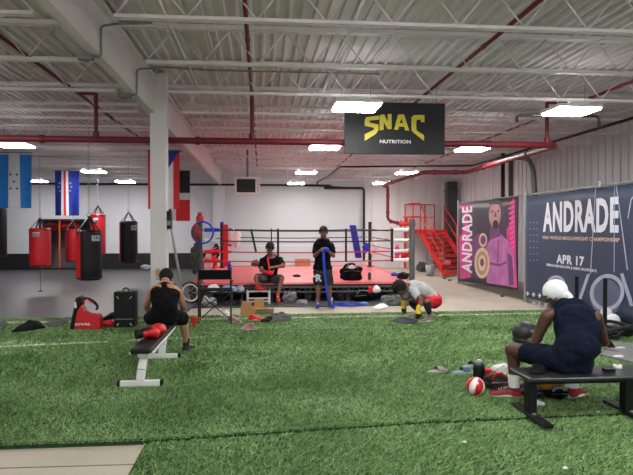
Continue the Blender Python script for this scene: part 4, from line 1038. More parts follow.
for an, to in ((a3L, t3L), (a3R, t3R)):
    shoe(an, to, m3, m_blue, m_bluevin, 'boxing_boot', .05, m_white)
    mb = MB(); mb.cyl(an + V((0, 0, .06)), an + V((0, 0, .13)), .044, .046, 14); mb.build('sock', m_white, m3, world=True)
# blue hand wrap hanging down
hw = thing('hand_wrap', 'long blue hand wrap hanging from the standing man onto the floor', 'hand wrap', (Q(326, 305).x, 12.5, 0))
mb = MB(); mb.ell(Q(326, 249.5, 12.42), (.065, .05, .05)); mb.build('wound_wrap', m_blue, hw, world=True)
pts = [Q(323.5, 250, 12.4), Q(323.8, 262, 12.38), Q(325, 276, 12.4), Q(327, 291, 12.42), Q(328.5, 300, 12.42)]
pts += [G(330, 306) + V((0, 0, .015)), G(337, 305) + V((0, 0, .02)), G(345, 307) + V((0, 0, .015)), G(356, 305.5) + V((0, 0, .02))]
mb = MB(); vs = []
for i, p in enumerate(pts):
    s = V((.03 + .006 * sin(i * 2), .01, 0)) if i < 5 else V((.0, .045, 0)); vs += [p - s, p + s]
mb.add(vs, [(2 * i, 2 * i + 1, 2 * i + 3, 2 * i + 2) for i in range(len(pts) - 1)]); mb.build('hanging_length', m_blue, hw, world=True, solid=.006, sub=2)
mb = MB(); r_ = random.Random(3)
for k in range(5):
    c = G(339 + k * 5, 304.5 + (k % 3)); q = [c + V((.14 * cos(t * .9 + k) * (1 + .3 * sin(t)), .10 * sin(t * 1.1), .016 + .012 * abs(sin(t * 2)))) for t in [i * .45 for i in range(12)]]
    mb.tube(q, .014, 5)
mb.build('loose_coils', m_blue, hw, world=True)

# ------------------------------------------------------------------ man seated on the ring edge
m4 = thing('person', 'person in black T-shirt seated on the ring edge with red wraps and boots', 'person', (at(270, 280, 13.75).x, 13.8, RZ))
S4 = S_(pelvis=Q(269.5, 279.2, 13.95), waist=Q(270, 272.5, 13.92), chest=Q(270.5, 263.5, 13.8), neck=Q(271, 257, 13.68), hs=V((1, 0, 0)), ss=V((1, .05, 0)))
H4 = head_frame(Q(269.8, 248.5, 13.55), V((-.1, -.8, -.75)), V((.1, -.55, .8)))
s4L, e4L, w4L = Q(262.5, 261, 13.7), Q(261, 270, 13.5), Q(268.5, 273.5, 13.32)
s4R, e4R, w4R = Q(280, 260.5, 13.7), Q(283.5, 266, 13.5), Q(274, 267, 13.3)
h4L, h4R = S4['pelvis'] + V((-.1, -.04, 0)), S4['pelvis'] + V((.1, -.04, 0))
k4L, a4L = Q(256.3, 277.3, 13.5), Q(257.5, 285.0, 13.42); t4L = a4L + V((.17, -.14, -.05))
k4R, a4R = Q(281.8, 279, 13.45), Q(277.8, 295.8, 13.35); t4R = a4R + V((-.0, -.18, -.05))
mb = MB(); mb.loft(torso_rings(S4, 0)); head_geo(mb, H4, S4['neck'], 1.12)
mb.cap(S4['neck'] + V((-.05, .02, -.02)), .05, s4L, .06); mb.cap(S4['neck'] + V((.05, .02, -.02)), .05, s4R, .06)
arm_geo(mb, s4L, e4L, w4L); arm_geo(mb, s4R, e4R, w4R); hand_geo(mb, w4L, V((.7, -.3, .2)), V((0, .5, .8)), -1, .7); hand_geo(mb, w4R, V((-.8, -.2, -.1)), V((0, .5, -.8)), -1, .7)
leg_geo(mb, h4L, k4L, a4L, t4L, .92); leg_geo(mb, h4R, k4R, a4R, t4R, .92)
mb.build('body', m_skin_m, m4, world=True, voxel=VX, smooth=2); face_parts(H4, m4, 1.12); hair(H4, m4, m_hair, .008, -.015, .07, 1.12, amp=.1)
mb = MB(); mb.loft(torso_rings(S4, .026, .16, .88, 14, .01)); mb.cap(S4['neck'] + V((-.05, .02, -.03)), .058, s4L, .075); mb.cap(S4['neck'] + V((.05, .02, -.03)), .058, s4R, .075)
cone_sleeve(mb, s4L, lerp(s4L, e4L, .7), .076, .074); cone_sleeve(mb, s4R, lerp(s4R, e4R, .7), .076, .074)
mb.build('tshirt', m_cloth_blk, m4, world=True, voxel=.011, smooth=3)
mb = MB(); mb.ell(S4['pelvis'] + V((0, 0, .0)), (.18, .14, .10))
for h, k in ((h4L, k4L), (h4R, k4R)): cone_sleeve(mb, h, lerp(h, k, .80), .11, .10)
mb.build('shorts', m_dgrey, m4, world=True, voxel=.011, smooth=3)
mb = MB(); mb.cap(lerp(e4L, w4L, .55), .04, w4L + V((.03, -.02, 0)), .04); mb.ell(w4L + V((.06, -.03, .01)), (.055, .045, .05)); mb.ell(Q(268, 259.5, 13.35), (.03, .03, .05)); mb.cap(Q(268.3, 262, 13.33), .022, Q(269.5, 270, 13.3), .025)
mb.build('hand_wraps', m_redcl, m4, world=True, voxel=.009, smooth=1)
for an, to in ((a4L, t4L), (a4R, t4R)): shoe(an, to, m4, m_redcl, m_red, 'boxing_boot', .04, m_white)

# ------------------------------------------------------------------ crouching man
m5 = thing('person', 'person crouching on the turf edge in grey shirt, red shorts, yellow gloves', 'person', (G(427, 323).x, G(427, 323).y, Z1))
YC = 10.6
S5 = S_(pelvis=Q(433, 300.5, YC + .1), waist=Q(427.5, 293.5, YC + .1), chest=Q(418.5, 288.6, YC + .08), neck=Q(409, 286.8, YC + .02), hs=V((0, 1, 0)), ss=V((.05, 1, .0)))
S5['k'] = .98
H5 = head_frame(Q(400.5, 288.5, YC - .02), V((-.55, -.25, -.8)), V((-.8, -.05, .55)))
s5N, e5N, w5N = Q(414, 291.5, YC - .13), Q(421.5, 300.5, YC - .24), Q(418.5, 309.5, YC - .28)
s5F, e5F, w5F = Q(409.5, 290.5, YC + .2), Q(404, 297.5, YC + .24), Q(403.8, 304.5, YC + .15)
h5N, h5F = S5['pelvis'] + V((-.0, -.1, 0)), S5['pelvis'] + V((0, .1, 0))
k5N, a5N = Q(426.5, 302.5, YC - .22), V((Q(430, 319, YC - .2).x, YC - .2, Z1 + .12)); t5N = a5N + V((-.17, -.05, -.09))
k5F, a5F = Q(411, 301.5, YC + .28), V((Q(419, 318, YC + .25).x, YC + .25, Z1 + .12)); t5F = a5F + V((-.17, .04, -.09))
mb = MB(); mb.loft(torso_rings(S5, 0)); head_geo(mb, H5, S5['neck'])
mb.cap(S5['neck'] + V((.03, -.05, -.02)), .05, s5N, .062); mb.cap(S5['neck'] + V((.03, .05, -.02)), .05, s5F, .062)
arm_geo(mb, s5N, e5N, w5N); arm_geo(mb, s5F, e5F, w5F); hand_geo(mb, w5N, V((-.2, -.1, -1)), V((-.8, .2, 0)), 1, .5); hand_geo(mb, w5F, V((0, -.1, -1)), V((-.5, -.5, 0)), -1, .5)
leg_geo(mb, h5N, k5N, a5N, t5N, .92); leg_geo(mb, h5F, k5F, a5F, t5F, .92)
mb.build('body', m_skin_m, m5, world=True, voxel=VX, smooth=2); face_parts(H5, m5); hair(H5, m5, m_hair, .035, -.05, .03, amp=.25)
mb = MB(); mb.loft(torso_rings(S5, .028, .20, .9, 14, .0)); mb.cap(S5['neck'] + V((.03, -.05, -.01)), .055, s5N, .078); mb.cap(S5['neck'] + V((.03, .05, -.01)), .055, s5F, .078)
cone_sleeve(mb, s5N, lerp(s5N, e5N, .62), .08, .078); cone_sleeve(mb, s5F, lerp(s5F, e5F, .9), .08, .065)
mb.build('tshirt', m_grey, m5, world=True, voxel=.011, smooth=3)
mb = MB(); mb.ell(S5['pelvis'] + V((.02, 0, .0)), (.15, .185, .15))
for h, k in ((h5N, k5N), (h5F, k5F)): cone_sleeve(mb, h, lerp(h, k, .72), .12, .10)
mb.build('shorts', m_redcl, m5, world=True, voxel=.011, smooth=3)
for k, a_ in ((k5N, a5N), (k5F, a5F)):
    mb = MB(); mb.cap(lerp(k, a_, .12), .064, lerp(k, a_, .35), .066); mb.cap(lerp(k, a_, .35), .066, lerp(k, a_, .8), .046); mb.build('knee_sleeve', m_blackmatte, m5, world=True, voxel=.01, smooth=2)
for w_, d_ in ((w5N, V((-.1, -.05, -1))), (w5F, V((0, -.1, -1)))):
    mb = MB(); d_ = d_.normalized(); mb.cap(w_ - d_ * .04, .045, w_ + d_ * .06, .052); mb.build('glove_cuff', m_yellow, m5, world=True, voxel=.009, smooth=1)
    mb = MB(); mb.cap(w_ + d_ * .08, .05, w_ + d_ * .13, .04); mb.build('glove_palm', m_blackmatte, m5, world=True, voxel=.009, smooth=1)
for an, to in ((a5N, t5N), (a5F, t5F)): shoe(an, to, m5, mat('grey_shoe', C(128, 122, 120), .7, var=.2), m_white, 'shoe', .03, m_white)

# ------------------------------------------------------------------ small things: builders
def tagc(o, l, c, g=None): return tag(o, l, c, g)
def heap(name, label, cat, px, py, wpx, hpx, dep, m, seed, z=0.0, Y=None, amp=.22, group=None, fr=3.5, extra=None):
    """soft bag or clothing heap whose foot is at pixel (px, py) on height z"""
    p = G(px, py, z) if Y is None else V((at(px, py, Y).x, Y, z)); k = p.y / FPX
    o = thing(name, label, cat, (p.x, p.y, z), group=group); w2, h2 = wpx * k / 2, hpx * k / 2
    mb = MB(); mb.blob(p + V((0, dep / 2, h2 * .8)), (w2, dep / 2, h2), seed, amp, fr, 30, 20); mb.build('body', m, o, world=True, sub=1)
    if extra: extra(o, p + V((0, dep / 2, 0)), w2, h2, dep)
    return o
def strap_x(m):
    def f(o, p, w2, h2, dep):
        mb = MB(); mb.tube([p + V((-w2 * .55, -dep * .3, h2 * 1.3)), p + V((-w2 * .3, -dep * .32, h2 * 1.9)), p + V((w2 * .2, -dep * .32, h2 * 1.95)), p + V((w2 * .5, -dep * .3, h2 * 1.3))], .012, 6); mb.build('strap', m, o, world=True)
        mb = MB(); mb.tube([p + V((-w2 * .7, -dep * .44, h2 * 1.0)), p + V((0, -dep * .52, h2 * 1.12)), p + V((w2 * .7, -dep * .44, h2 * 1.0))], .006, 5); mb.build('zip', m_conduit, o, world=True)
    return f
def cloth_on(name, label, cat, pix, z, m, h=.03, seed=0, group=None):
    """crumpled cloth lying on height z; pix is its outline"""
    P = [G(x, y, z) for x, y in pix]; c = sum(P, V()) / len(P)
    mb = MB(); n = 9; rings = []; N = len(P) * 4
    out = []
    for i in range(len(P)):
        a, b = P[i], P[(i + 1) % len(P)]
        for k in range(4): out.append(lerp(a, b, k / 4))
    for j in range(n + 1):
        t = 1 - j / n; rg = []
        for q in out:
            v = lerp(c, q, t); hh = h * (1 - t ** 3) * (1.0 + .9 * noise.noise(V((v.x * 9, v.y * 9, seed)))) + .006
            rg.append(V((v.x, v.y, z + max(.004, hh)) if t < 1 else (v.x, v.y, z)))
        rings.append(rg)
    mb.loft(rings); o = mb.build(name, m, None, sub=1)
    return tag(o, label, cat, group)
def glove(root, c, d, up, m_main, m_cuff, s=1.0, thumb=1):
    d = V(d).normalized(); up = V(up); up = (up - d * up.dot(d)).normalized(); sd = d.cross(up); B = basis(sd, d, up)
    L = lambda x, y, z: c + B @ (V((x, y, z)) * s)
    mb = MB(); mb.ell(L(0, .06, .0), (.065 * s, .085 * s, .055 * s), B); mb.ell(L(0, .10, -.02), (.06 * s, .055 * s, .05 * s), B); mb.cap(L(0, -.05, 0), .045 * s, L(0, .03, 0), .05 * s)
    mb.cap(L(thumb * .055, .0, .0), .024 * s, L(thumb * .065, .08, -.02), .026 * s); mb.build('glove', m_main, root, world=True, voxel=.009, smooth=2)
    mb = MB(); mb.cyl(L(0, -.11, 0), L(0, -.04, 0), .05 * s, .046 * s, 18); mb.build('glove_wrist', m_cuff, root, world=True, bevel=.01)
m_pinkgrey = mat('pink_grey', C(176, 112, 116), .7, var=.35, scale=25); m_lblue = mat('light_blue_cloth', C(126, 168, 200), .85, var=.2, bump=.3)
m_camo = mat('camo', C(104, 106, 104), .8, var=.65, scale=14, bump=.2); m_orange = mat('orange_cloth', C(226, 86, 44), .7)
m_silver = mat('silver_grey', C(160, 162, 166), .6, var=.3, scale=10, bump=.2)

# ---- front left: body protector, black case, dark cloths
YP = G(88, 330, Z1).y
bpz = thing('body_protector', 'red and black boxing body protector with arched strap standing on the turf', 'body protector', G(88, 330, Z1))
def Z7(x, y, Y=YP): return at(60 + x / 7.03, 285 + y / 7.03, Y)
mb = MB(); mb.poly([Z7(*q) for q in [(98, 325), (106, 250), (118, 190), (146, 142), (160, 165), (172, 190), (200, 203), (258, 205), (275, 216), (285, 262), (285, 312), (190, 320)]], (0, .20, 0)); mb.build('front_pad', m_red, bpz, world=True, bevel=.02, bseg=3)
mb = MB(); mb.poly([Z7(x, y, YP + .03) for x, y in [(66, 318), (97, 324), (106, 250), (118, 190), (148, 140), (150, 100), (140, 78), (108, 92), (98, 150), (78, 240)]], (0, .2, 0)); mb.build('side_pad', m_black, bpz, world=True, bevel=.015)
mb = MB(); mb.tube([Z7(x, y, YP + .1) for x, y in [(146, 150), (150, 100), (180, 88), (225, 108), (262, 135), (268, 165), (248, 178)]], [.025, .03, .03, .03, .028, .022, .016], 8); mb.build('neck_strap', m_black, bpz, world=True, sub=1)
mb = MB(); mb.tube([Z7(x, y, YP + .06) for x, y in [(150, 118), (190, 100), (235, 128)]], .012, 6); mb.build('strap_piping', m_redcl, bpz, world=True)
mb = MB(); mb.poly([Z7(x, y, YP + .02) for x, y in [(100, 122), (113, 118), (118, 160), (103, 162)]], (0, -.012, 0)); mb.build('white_patch', m_white, bpz, world=True)
a, b, t = Z7(106, 286), Z7(216, 284), Z7(106, 268)
text('lettering', 'RIVAL', m_white, MF((a.x, YP - .003, a.z), (b.x - a.x, 0, b.z - a.z) and V((1, 0, .02)).normalized(), (0, 0, 1)), b.x - a.x, t.z - a.z, bpz, .004, .05)
gb = thing('boxing_gloves', 'black and red boxing gloves dropped between the protector and the black case', 'boxing gloves', G(108, 330, Z1))
glove(gb, G(104, 328, Z1) + V((0, .05, .07)), (.9, .2, .1), (0, 0, 1), m_redcl, m_black, 1.0); glove(gb, G(108, 327, Z1) + V((0, .1, .15)), (.6, -.2, .35), (0, 0, 1), m_black, m_black, 1.05, -1)
YC2 = G(124, 328, Z1).y
bc = thing('equipment_case', 'tall black equipment case with silver corners standing on the turf', 'case', G(124, 328, Z1))
a, b = at(113.5, 328.3, YC2), at(135, 291.5, YC2)
mb = MB(); mb.bx(a.x, b.x, YC2, YC2 + .24, Z1, b.z); mb.build('shell', m_black, bc, world=True, bevel=.025, bseg=3)
for x in (a.x + .07, b.x - .07):
    for z in (Z1 + .06, b.z - .1):
        mb = MB(); s_ = 1 if (x < (a.x + b.x) / 2) == (z < .3) else -1; mb.bar((x - .016, YC2 - .002, z - .018 * s_), (x + .016, YC2 - .002, z + .018 * s_), .012, .008, 0, V((0, 1, 0))); mb.build('corner_bracket', m_tagw, bc, world=True)
mb = MB(); mb.torus(((a.x + b.x) / 2, YC2 + .12, b.z), .05, .01, V((0, 1, 0)), 14, 6, 0, 0, pi); mb.build('handle', m_black, bc, world=True)
mb = MB(); mb.bx(a.x + .03, b.x - .03, YC2 - .008, YC2, Z1 + .14, Z1 + .155); mb.build('zip', m_conduit, bc, world=True)
cloth_on('jacket', 'dark jacket spread flat on the turf at left', 'clothing', [(8, 334), (20, 327), (31, 322), (42, 324), (48, 329), (36, 331), (22, 333)], Z1, m_cloth_blk, .09, 1)
cloth_on('towel', 'dark strip of cloth trailing to the body protector', 'clothing', [(42, 325), (56, 323), (66, 319), (72, 317), (70, 322), (60, 327), (48, 328)], Z1, m_dgrey, .05, 2)
cloth_on('towel', 'small dark cloth at the left edge of the photo', 'clothing', [(-6, 330), (-2, 324), (6, 322), (9, 325), (3, 331)], Z1, m_dgrey, .06, 3)
# gloves on the white bench
bg_ = thing('boxing_gloves', 'pair of red boxing gloves resting on the pad of the white bench', 'boxing gloves', (-1.42, 7.2, .445))
glove(bg_, V((-1.26, 7.12, .51)), (.6, .7, .15), (0, 0, 1), m_red, m_red, 1.1); glove(bg_, V((-1.31, 6.92, .51)), (.85, .45, .05), (0, .2, 1), m_red, m_black, 1.05, -1)
mb = MB(); mb.tube([V((-1.38, 6.9, .53)), V((-1.32, 6.85, .565)), V((-1.25, 6.95, .57))], .016, 6); mb.build('wrist_strap', m_black, bg_, world=True)
# leaning pole, unit on the column
lp_ = thing('leaning_pole', 'long pale pole leaning against the white column', 'pole', G(187, 322, Z1)); e0 = G(187, 322, Z1); e1 = at(171.5, 229, 9.7)
mb = MB(); mb.cyl(e0, e1, .022, .022, 10); mb.build('tube', mat('pale_tube', C(170, 170, 168), .5), lp_, world=True); mb = MB(); mb.cyl(e0, e0 + (e1 - e0) * .03, .028); mb.build('end_cap', m_blk, lp_, world=True)
cu_ = thing('gym_timer', 'small black unit strapped to the side of the column', 'timer', (-1.47, 9.7, at(168, 228, 9.7).z))
a, b = at(166, 229, 9.66), at(171, 211, 9.66); mb = MB(); mb.bx(-1.50, b.x + .01, 9.6, 9.76, a.z, b.z); mb.build('casing', m_black, cu_, world=True, bevel=.01)
mb = MB(); mb.bx(-1.49, b.x, 9.59, 9.6, a.z + .06, a.z + .13); mb.build('display', m_conduit, cu_, world=True)
vb = thing('vent_grille', 'small louvred metal plate low on the column', 'grille', at(158, 272, 9.55)); p = at(158, 280, 9.53)
mb = MB(); mb.bx(p.x - .035, p.x + .035, 9.53, 9.56, p.z, p.z + .18); mb.build('plate', m_galv, vb, world=True); mb = MB(); mb.cyl((p.x, 9.52, p.z + .12), (p.x, 9.54, p.z + .12), .045); mb.build('dial', m_card, vb, world=True)

# ---- tall folding chair
fc = thing('folding_chair', 'tall black folding director chair with its back turned on the turf edge', 'chair', G(214, 324, Z1)); yc = G(214, 324, Z1).y
xl_, xr2 = at(198.5, 300, yc).x, at(231, 300, yc).x
def zt(py): return at(214, py, yc).z
for x, y, top in ((xl_, yc, zt(266)), (xr2, yc, zt(268)), (xl_ - .02, yc + .5, zt(284)), (xr2 - .03, yc + .5, zt(284))):
    mb = MB(); mb.cyl((x, y, Z1), (x, y, top), .014, None, 8); mb.build('leg', m_blk, fc, world=True)
mb = MB(); mb.box(((xl_ + xr2) / 2, yc, (zt(270) + zt(279.5)) / 2), (xr2 - xl_ + .02, .02, zt(270) - zt(279.5))); mb.build('backrest', m_cloth_blk, fc, world=True, bevel=.006)
mb = MB(); mb.box(((xl_ + xr2) / 2, yc + .26, zt(291)), (xr2 - xl_, .44, .02)); mb.build('seat', m_cloth_blk, fc, world=True, bevel=.006)
for x in (xl_, xr2): mb = MB(); mb.box((x, yc + .25, zt(283)), (.045, .5, .02)); mb.build('armrest', m_blk, fc, world=True, bevel=.006)
for p, q in (((xl_, yc, zt(320)), (xr2, yc, zt(293))), ((xr2, yc, zt(320)), (xl_, yc, zt(293))), ((xl_, yc, zt(318)), (xl_, yc + .5, zt(292))), ((xr2, yc, zt(318)), (xr2, yc + .5, zt(292))), ((xl_, yc + .5, zt(312)), (xr2, yc + .5, zt(292)))):
    mb = MB(); mb.cyl(p, q, .010, None, 6); mb.build('cross_brace', m_blk, fc, world=True)
pn = thing('marker_cone', 'small orange training cone tipped point down against the chair leg', 'cone', G(194, 329, Z1)); c = G(194, 328, Z1)
mb = MB(); mb.lathe([(.005, 0), (.012, .01), (.085, .16), (.1, .17), (.1, .18), (.01, .175)], c, V((.1, .15, 1)), 18); mb.build('cone', m_orange, pn, world=True)
mb = MB(); mb.torus(c + V((.017, .025, .172)), .098, .008, V((.1, .15, 1)), 20, 6); mb.build('rim', m_orange, pn, world=True)

# ---- sneakers, carton, clothes on the strip in front of the ring
def loose_shoe(label, px, py, z, ang, m_up, m_so, g='loose shoes on the turf', name='sneaker', sc=1.0, lace=None):
    p = G(px, py, z); o = thing(name, label, 'shoe', p, group=g); f = V((cos(ang), sin(ang), 0))
    shoe(p + V((0, 0, .105)) - f * .07, p + V((0, 0, .03)) + f * .2, o, m_up, m_so, 'upper', .0, lace, None, sc); return o
loose_shoe('grey and pink sneaker beside the tall folding chair', 234.5, 322, Z1, -.6, m_pinkgrey, m_white)
loose_shoe('pink and grey sneaker lying nearest the camera by the open carton', 246.5, 330, Z1, -2.7, m_pinkgrey, m_silver)
loose_shoe('red sneaker next to the black trousers by the carton', 256, 320.5, Z1, .1, m_redcl, m_white)
pw = G(226, 319, 0); heap('plastic_bag', 'crumpled white plastic bag under the tall folding chair', 'bag', 226, 319, 9, 8, .15, m_wcloth, 4, 0, amp=.3)
ct = thing('cardboard_box', 'open brown cardboard carton with flaps on the concrete strip', 'box', G(254, 317, 0)); p = G(256, 315.5, 0)
for n_, c_, d_, rz_ in (('side', (-.17, .12, .11), (.012, .24, .22), 0), ('side', (.17, .12, .08), (.012, .24, .16), 0), ('side', (0, 0, .08), (.34, .012, .16), 0), ('side', (0, .24, .08), (.34, .012, .16), 0), ('bottom', (0, .12, .006), (.34, .24, .012), 0)):
    mb = MB(); mb.box(p + V(c_), d_); mb.build(n_, m_card, ct, world=True)
mb = MB(); mb.box(p + V((-.19, -.05, .15)), (.2, .012, .27), Matrix.Rotation(.15, 3, 'Y')); mb.build('flap', m_card, ct, world=True); mb = MB(); mb.box(p + V((.06, .27, .22)), (.2, .012, .14), Matrix.Rotation(-.3, 3, 'X')); mb.build('flap', m_card, ct, world=True)
mb = MB(); mb.box(p + V((.17, -.09, .09)), (.34, .012, .18), Matrix.Rotation(.75, 3, 'X')); mb.build('flap', mat('card_light', C(214, 190, 146), .8), ct, world=True)
cloth_on('trousers', 'black and dark grey clothes heaped on the turf edge right of the carton', 'clothing', [(261, 321), (268, 318), (274, 315), (284, 314), (293, 316), (292, 321), (280, 322), (270, 323)], Z1, m_dgrey, .07, 5)
cloth_on('tshirt', 'black shirt lying against the grey clothes by the carton', 'clothing', [(259, 322.5), (264, 319), (272, 318.5), (275, 321), (268, 323.5)], Z1, m_cloth_blk, .06, 6)

# ---- white step and things along the ring front
sp = thing('step_box', 'white framed step with black top under the seated man boot', 'step', G(258, 304, 0)); ys = G(258, 304, 0).y
a, b = at(246.5, 304, ys), at(270.5, 290.5, ys)
for x in (a.x + .025, b.x - .025):
    for y in (ys, ys + .3): mb = MB(); mb.box((x, y, b.z / 2 + .002), (.045, .04, b.z)); mb.build('leg', m_white, sp, world=True)
mb = MB(); mb.bx(a.x, b.x, ys - .02, ys + .32, b.z - .03, b.z); mb.build('top', m_white, sp, world=True, bevel=.004)
mb = MB(); mb.bx(a.x + .02, b.x - .02, ys - .0, ys + .30, b.z, b.z + .012); mb.build('tread_pad', m_blk, sp, world=True)
for z in (.06, .13): mb = MB(); mb.box(((a.x + b.x) / 2, ys, z), (b.x - a.x, .03, .03)); mb.build('crossbar', m_white, sp, world=True)
heap('gym_towel', 'small red cloth under the white step', 'towel', 260.5, 301.5, 5, 5, .1, m_redcl, 8, 0)
heap('backpack', 'round grey and white backpack on the floor right of the red boots', 'bag', 290.5, 303, 14, 13, .22, mat('grey_bag', C(136, 138, 146), .8, var=.5, scale=9), 9, 0, extra=strap_x(m_blk))
heap('jacket', 'dark grey jacket slumped under the ring edge left of the standing man', 'clothing', 308.5, 301, 8, 17, .15, m_dgrey, 10, 0, amp=.25)
heap('shoe_pile', 'grey and black shoes between the backpack and the standing man', 'shoes', 302, 304.5, 12, 5, .15, m_silver, 11, 0, amp=.35)
heap('gym_bag', 'black gym bag with red trim just right of the standing man', 'bag', 342, 301, 15, 15, .3, mat('black_red_bag', C(40, 26, 28), .7, var=.5, scale=8), 12, 0, extra=strap_x(m_redcl))
heap('duffel_bag', 'long black duffel bag on the floor under the backpack on canvas', 'bag', 364, 302, 26, 12, .3, m_cloth_blk, 13, 0, extra=strap_x(m_tape))
heap('gym_towel', 'red cloth on top of the long black duffel bag', 'towel', 370.5, 292.5, 5, 7, .12, m_redcl, 14, 0, Y=13.5)
heap('gym_towel', 'white and grey cloth beside the red cloth on the duffel bag', 'towel', 377, 293.5, 8, 8, .12, m_wcloth, 15, 0, Y=13.5)
for nm in ('gym_towel.001', 'gym_towel.002'): 
    o = bpy.data.objects[nm]; o.location.z = .22
heap('camouflage_bag', 'grey camouflage patterned bag behind the crouching man', 'bag', 392, 306, 23, 12, .3, m_camo, 16, 0, extra=strap_x(m_blk))
cloth_on('tshirt', 'white shirt on the concrete in front of the camouflage bag', 'clothing', [(371, 309), (378, 305), (388, 304), (389, 308), (380, 310)], 0, m_wcloth, .05, 7)
cloth_on('leaflet', 'pale blue sheet of paper on the dark mat', 'paper', [(358, 304), (364, 301.5), (369, 303), (364, 305.5)], .008, m_lblue, .008, 8)
cloth_on('floor_towel', 'dark mat on the turf under the yellow gloved hands', 'towel', [(390, 321), (396, 318.5), (408, 318.5), (420, 321), (416, 325), (400, 324)], Z1, mat('blue_grey_towel', C(58, 62, 78), .9, var=.2), .035, 9)
# left of the ring front: rack of clothes
lt = thing('low_bench', 'low black bench with clothes before the left end of the ring', 'bench', G(224, 306, 0)); yl = G(224, 306, 0).y; a, b = at(201, 293, yl), at(244, 293, yl)
mb = MB(); mb.bx(a.x, b.x, yl, yl + .35, a.z - .03, a.z); mb.build('seat', m_black, lt, world=True, bevel=.008)
for x in (a.x + .05, b.x - .05):
    for y in (yl + .03, yl + .32): mb = MB(); mb.cyl((x, y, 0), (x, y, a.z - .03), .015); mb.build('leg', m_blk, lt, world=True)
zb_ = a.z
heap('folded_clothes', 'white clothes piled at the left end of the low bench', 'clothing', 213, 292, 13, 8, .25, m_wcloth, 20, zb_, Y=yl + .03)
heap('folded_clothes', 'light blue clothes piled in the middle of the low bench', 'clothing', 229, 292, 17, 7, .25, m_lblue, 21, zb_, Y=yl + .03)
heap('folded_clothes', 'white shirt at the right end of the low bench', 'clothing', 240, 292, 8, 7, .2, m_silver, 22, zb_, Y=yl + .03)
heap('shoe_pile', 'white shoes and wraps on the floor under the low bench', 'shoes', 208, 307, 15, 10, .2, m_silver, 23, 0, amp=.4)
heap('shoe_pile', 'black shoes on the floor under the right end of the low bench', 'shoes', 236, 306, 12, 6, .2, m_blackmatte, 24, 0, amp=.4)
wh = thing('exercise_wheel', 'black wheel with pale rim leaning left of the low bench', 'wheel', G(190, 297, 0)); c = V((at(190.5, 287.5, 13.55).x, 13.55, .262))
mb = MB(); mb.torus(c, .19, .022, V((.25, 1, .1)), 32, 8); mb.build('rim', m_white, wh, world=True); mb = MB(); mb.torus(c, .225, .024, V((.25, 1, .1)), 32, 8); mb.build('tyre', m_blk, wh, world=True)
for k in range(3):
    e = V((cos(k * pi / 3), 0, sin(k * pi / 3))) * .19; mb = MB(); mb.tube([c - e, c + e], .006, 5); mb.build('spoke', m_galv, wh, world=True)
mb = MB(); mb.cyl(c + V((0, -.05, 0)), c + V((0, .05, 0)), .035); mb.build('hub', m_blk, wh, world=True)
# hung on the near left post
hp_ = thing('hoop', 'blue hoop hung on the near left ring post', 'hoop', at(198, 243, 13.85)); mb = MB(); c = at(202.5, 232.5, 13.86); mb.torus(c, .245, .022, V((.15, 1, 0)), 36, 8); mb.build('tube', m_blue, hp_, world=True)
mb = MB(); mb.torus(c, .245, .027, V((.15, 1, 0)), 10, 8, 0, .3, .9); mb.build('grip', m_redcl, hp_, world=True)
def hung(name, label, cat, px, py, wpx, hpx, Y, m, seed):
    p = at(px, py, Y); k = Y / FPX; o = thing(name, label, cat, p)
    mb = MB(); mb.blob(p + V((0, 0, -hpx * k / 2)), (wpx * k / 2, .07, hpx * k / 2), seed, .3, 5, 24, 18, flat=False); mb.build('body', m, o, world=True, sub=1)
    mb = MB(); mb.torus(p + V((0, 0, .01)), .03, .006, V((0, 1, 0)), 12, 5); mb.build('loop', m_blk, o, world=True); return o
hung('boxing_gloves', 'red and dark gloves hanging at the top of the near left ring post', 'boxing gloves', 197, 226, 9, 14, 13.88, mat('dkred_leather', C(130, 40, 44), .5, var=.5, scale=14), 31)
hung('shirt', 'dark jacket hanging low on the near left ring post', 'clothing', 195, 245, 9, 27, 13.88, mat('dark_olive', C(62, 56, 54), .9, var=.6, scale=8), 32)
hung('shirt', 'white shirt with red marks hanging from the left side ropes', 'clothing', 208, 253, 9, 20, 15.5, mat('white_red', C(206, 170, 172), .9, var=.3, scale=10), 33)
hung('head_guard', 'black and red head guard hanging from the left side ropes', 'headgear', 216, 245, 7, 13, 17.6, m_blackmatte, 34)
hung('boxing_gloves', 'pair of red gloves hanging from the left side ropes', 'boxing gloves', 212, 255, 10, 13, 16.5, m_redcl, 35)
hung('water_bottle', 'blue squeeze bottle hanging on the red corner pad', 'bottle', 229.5, 263, 4, 8, 16.5, m_blue, 36)
hung('shirt', 'white shirt draped over the back ropes near the red pad', 'clothing', 235, 230, 12, 18, 19.3, m_wcloth, 37)
hung('shirt', 'pink and white cloth hanging on the right side ropes', 'clothing', 397.5, 246, 6, 12, 15.4, mat('hot_pink', C(220, 80, 150), .8, var=.2), 38)
hung('boxing_gloves', 'red gloves hanging by the right side ropes of the ring', 'boxing gloves', 405, 250, 9, 9, 14.6, m_redcl, 39)
hung('shirt', 'white towel over the top rope at the far right', 'clothing', 391, 229, 6, 14, 16.2, m_wcloth, 40)
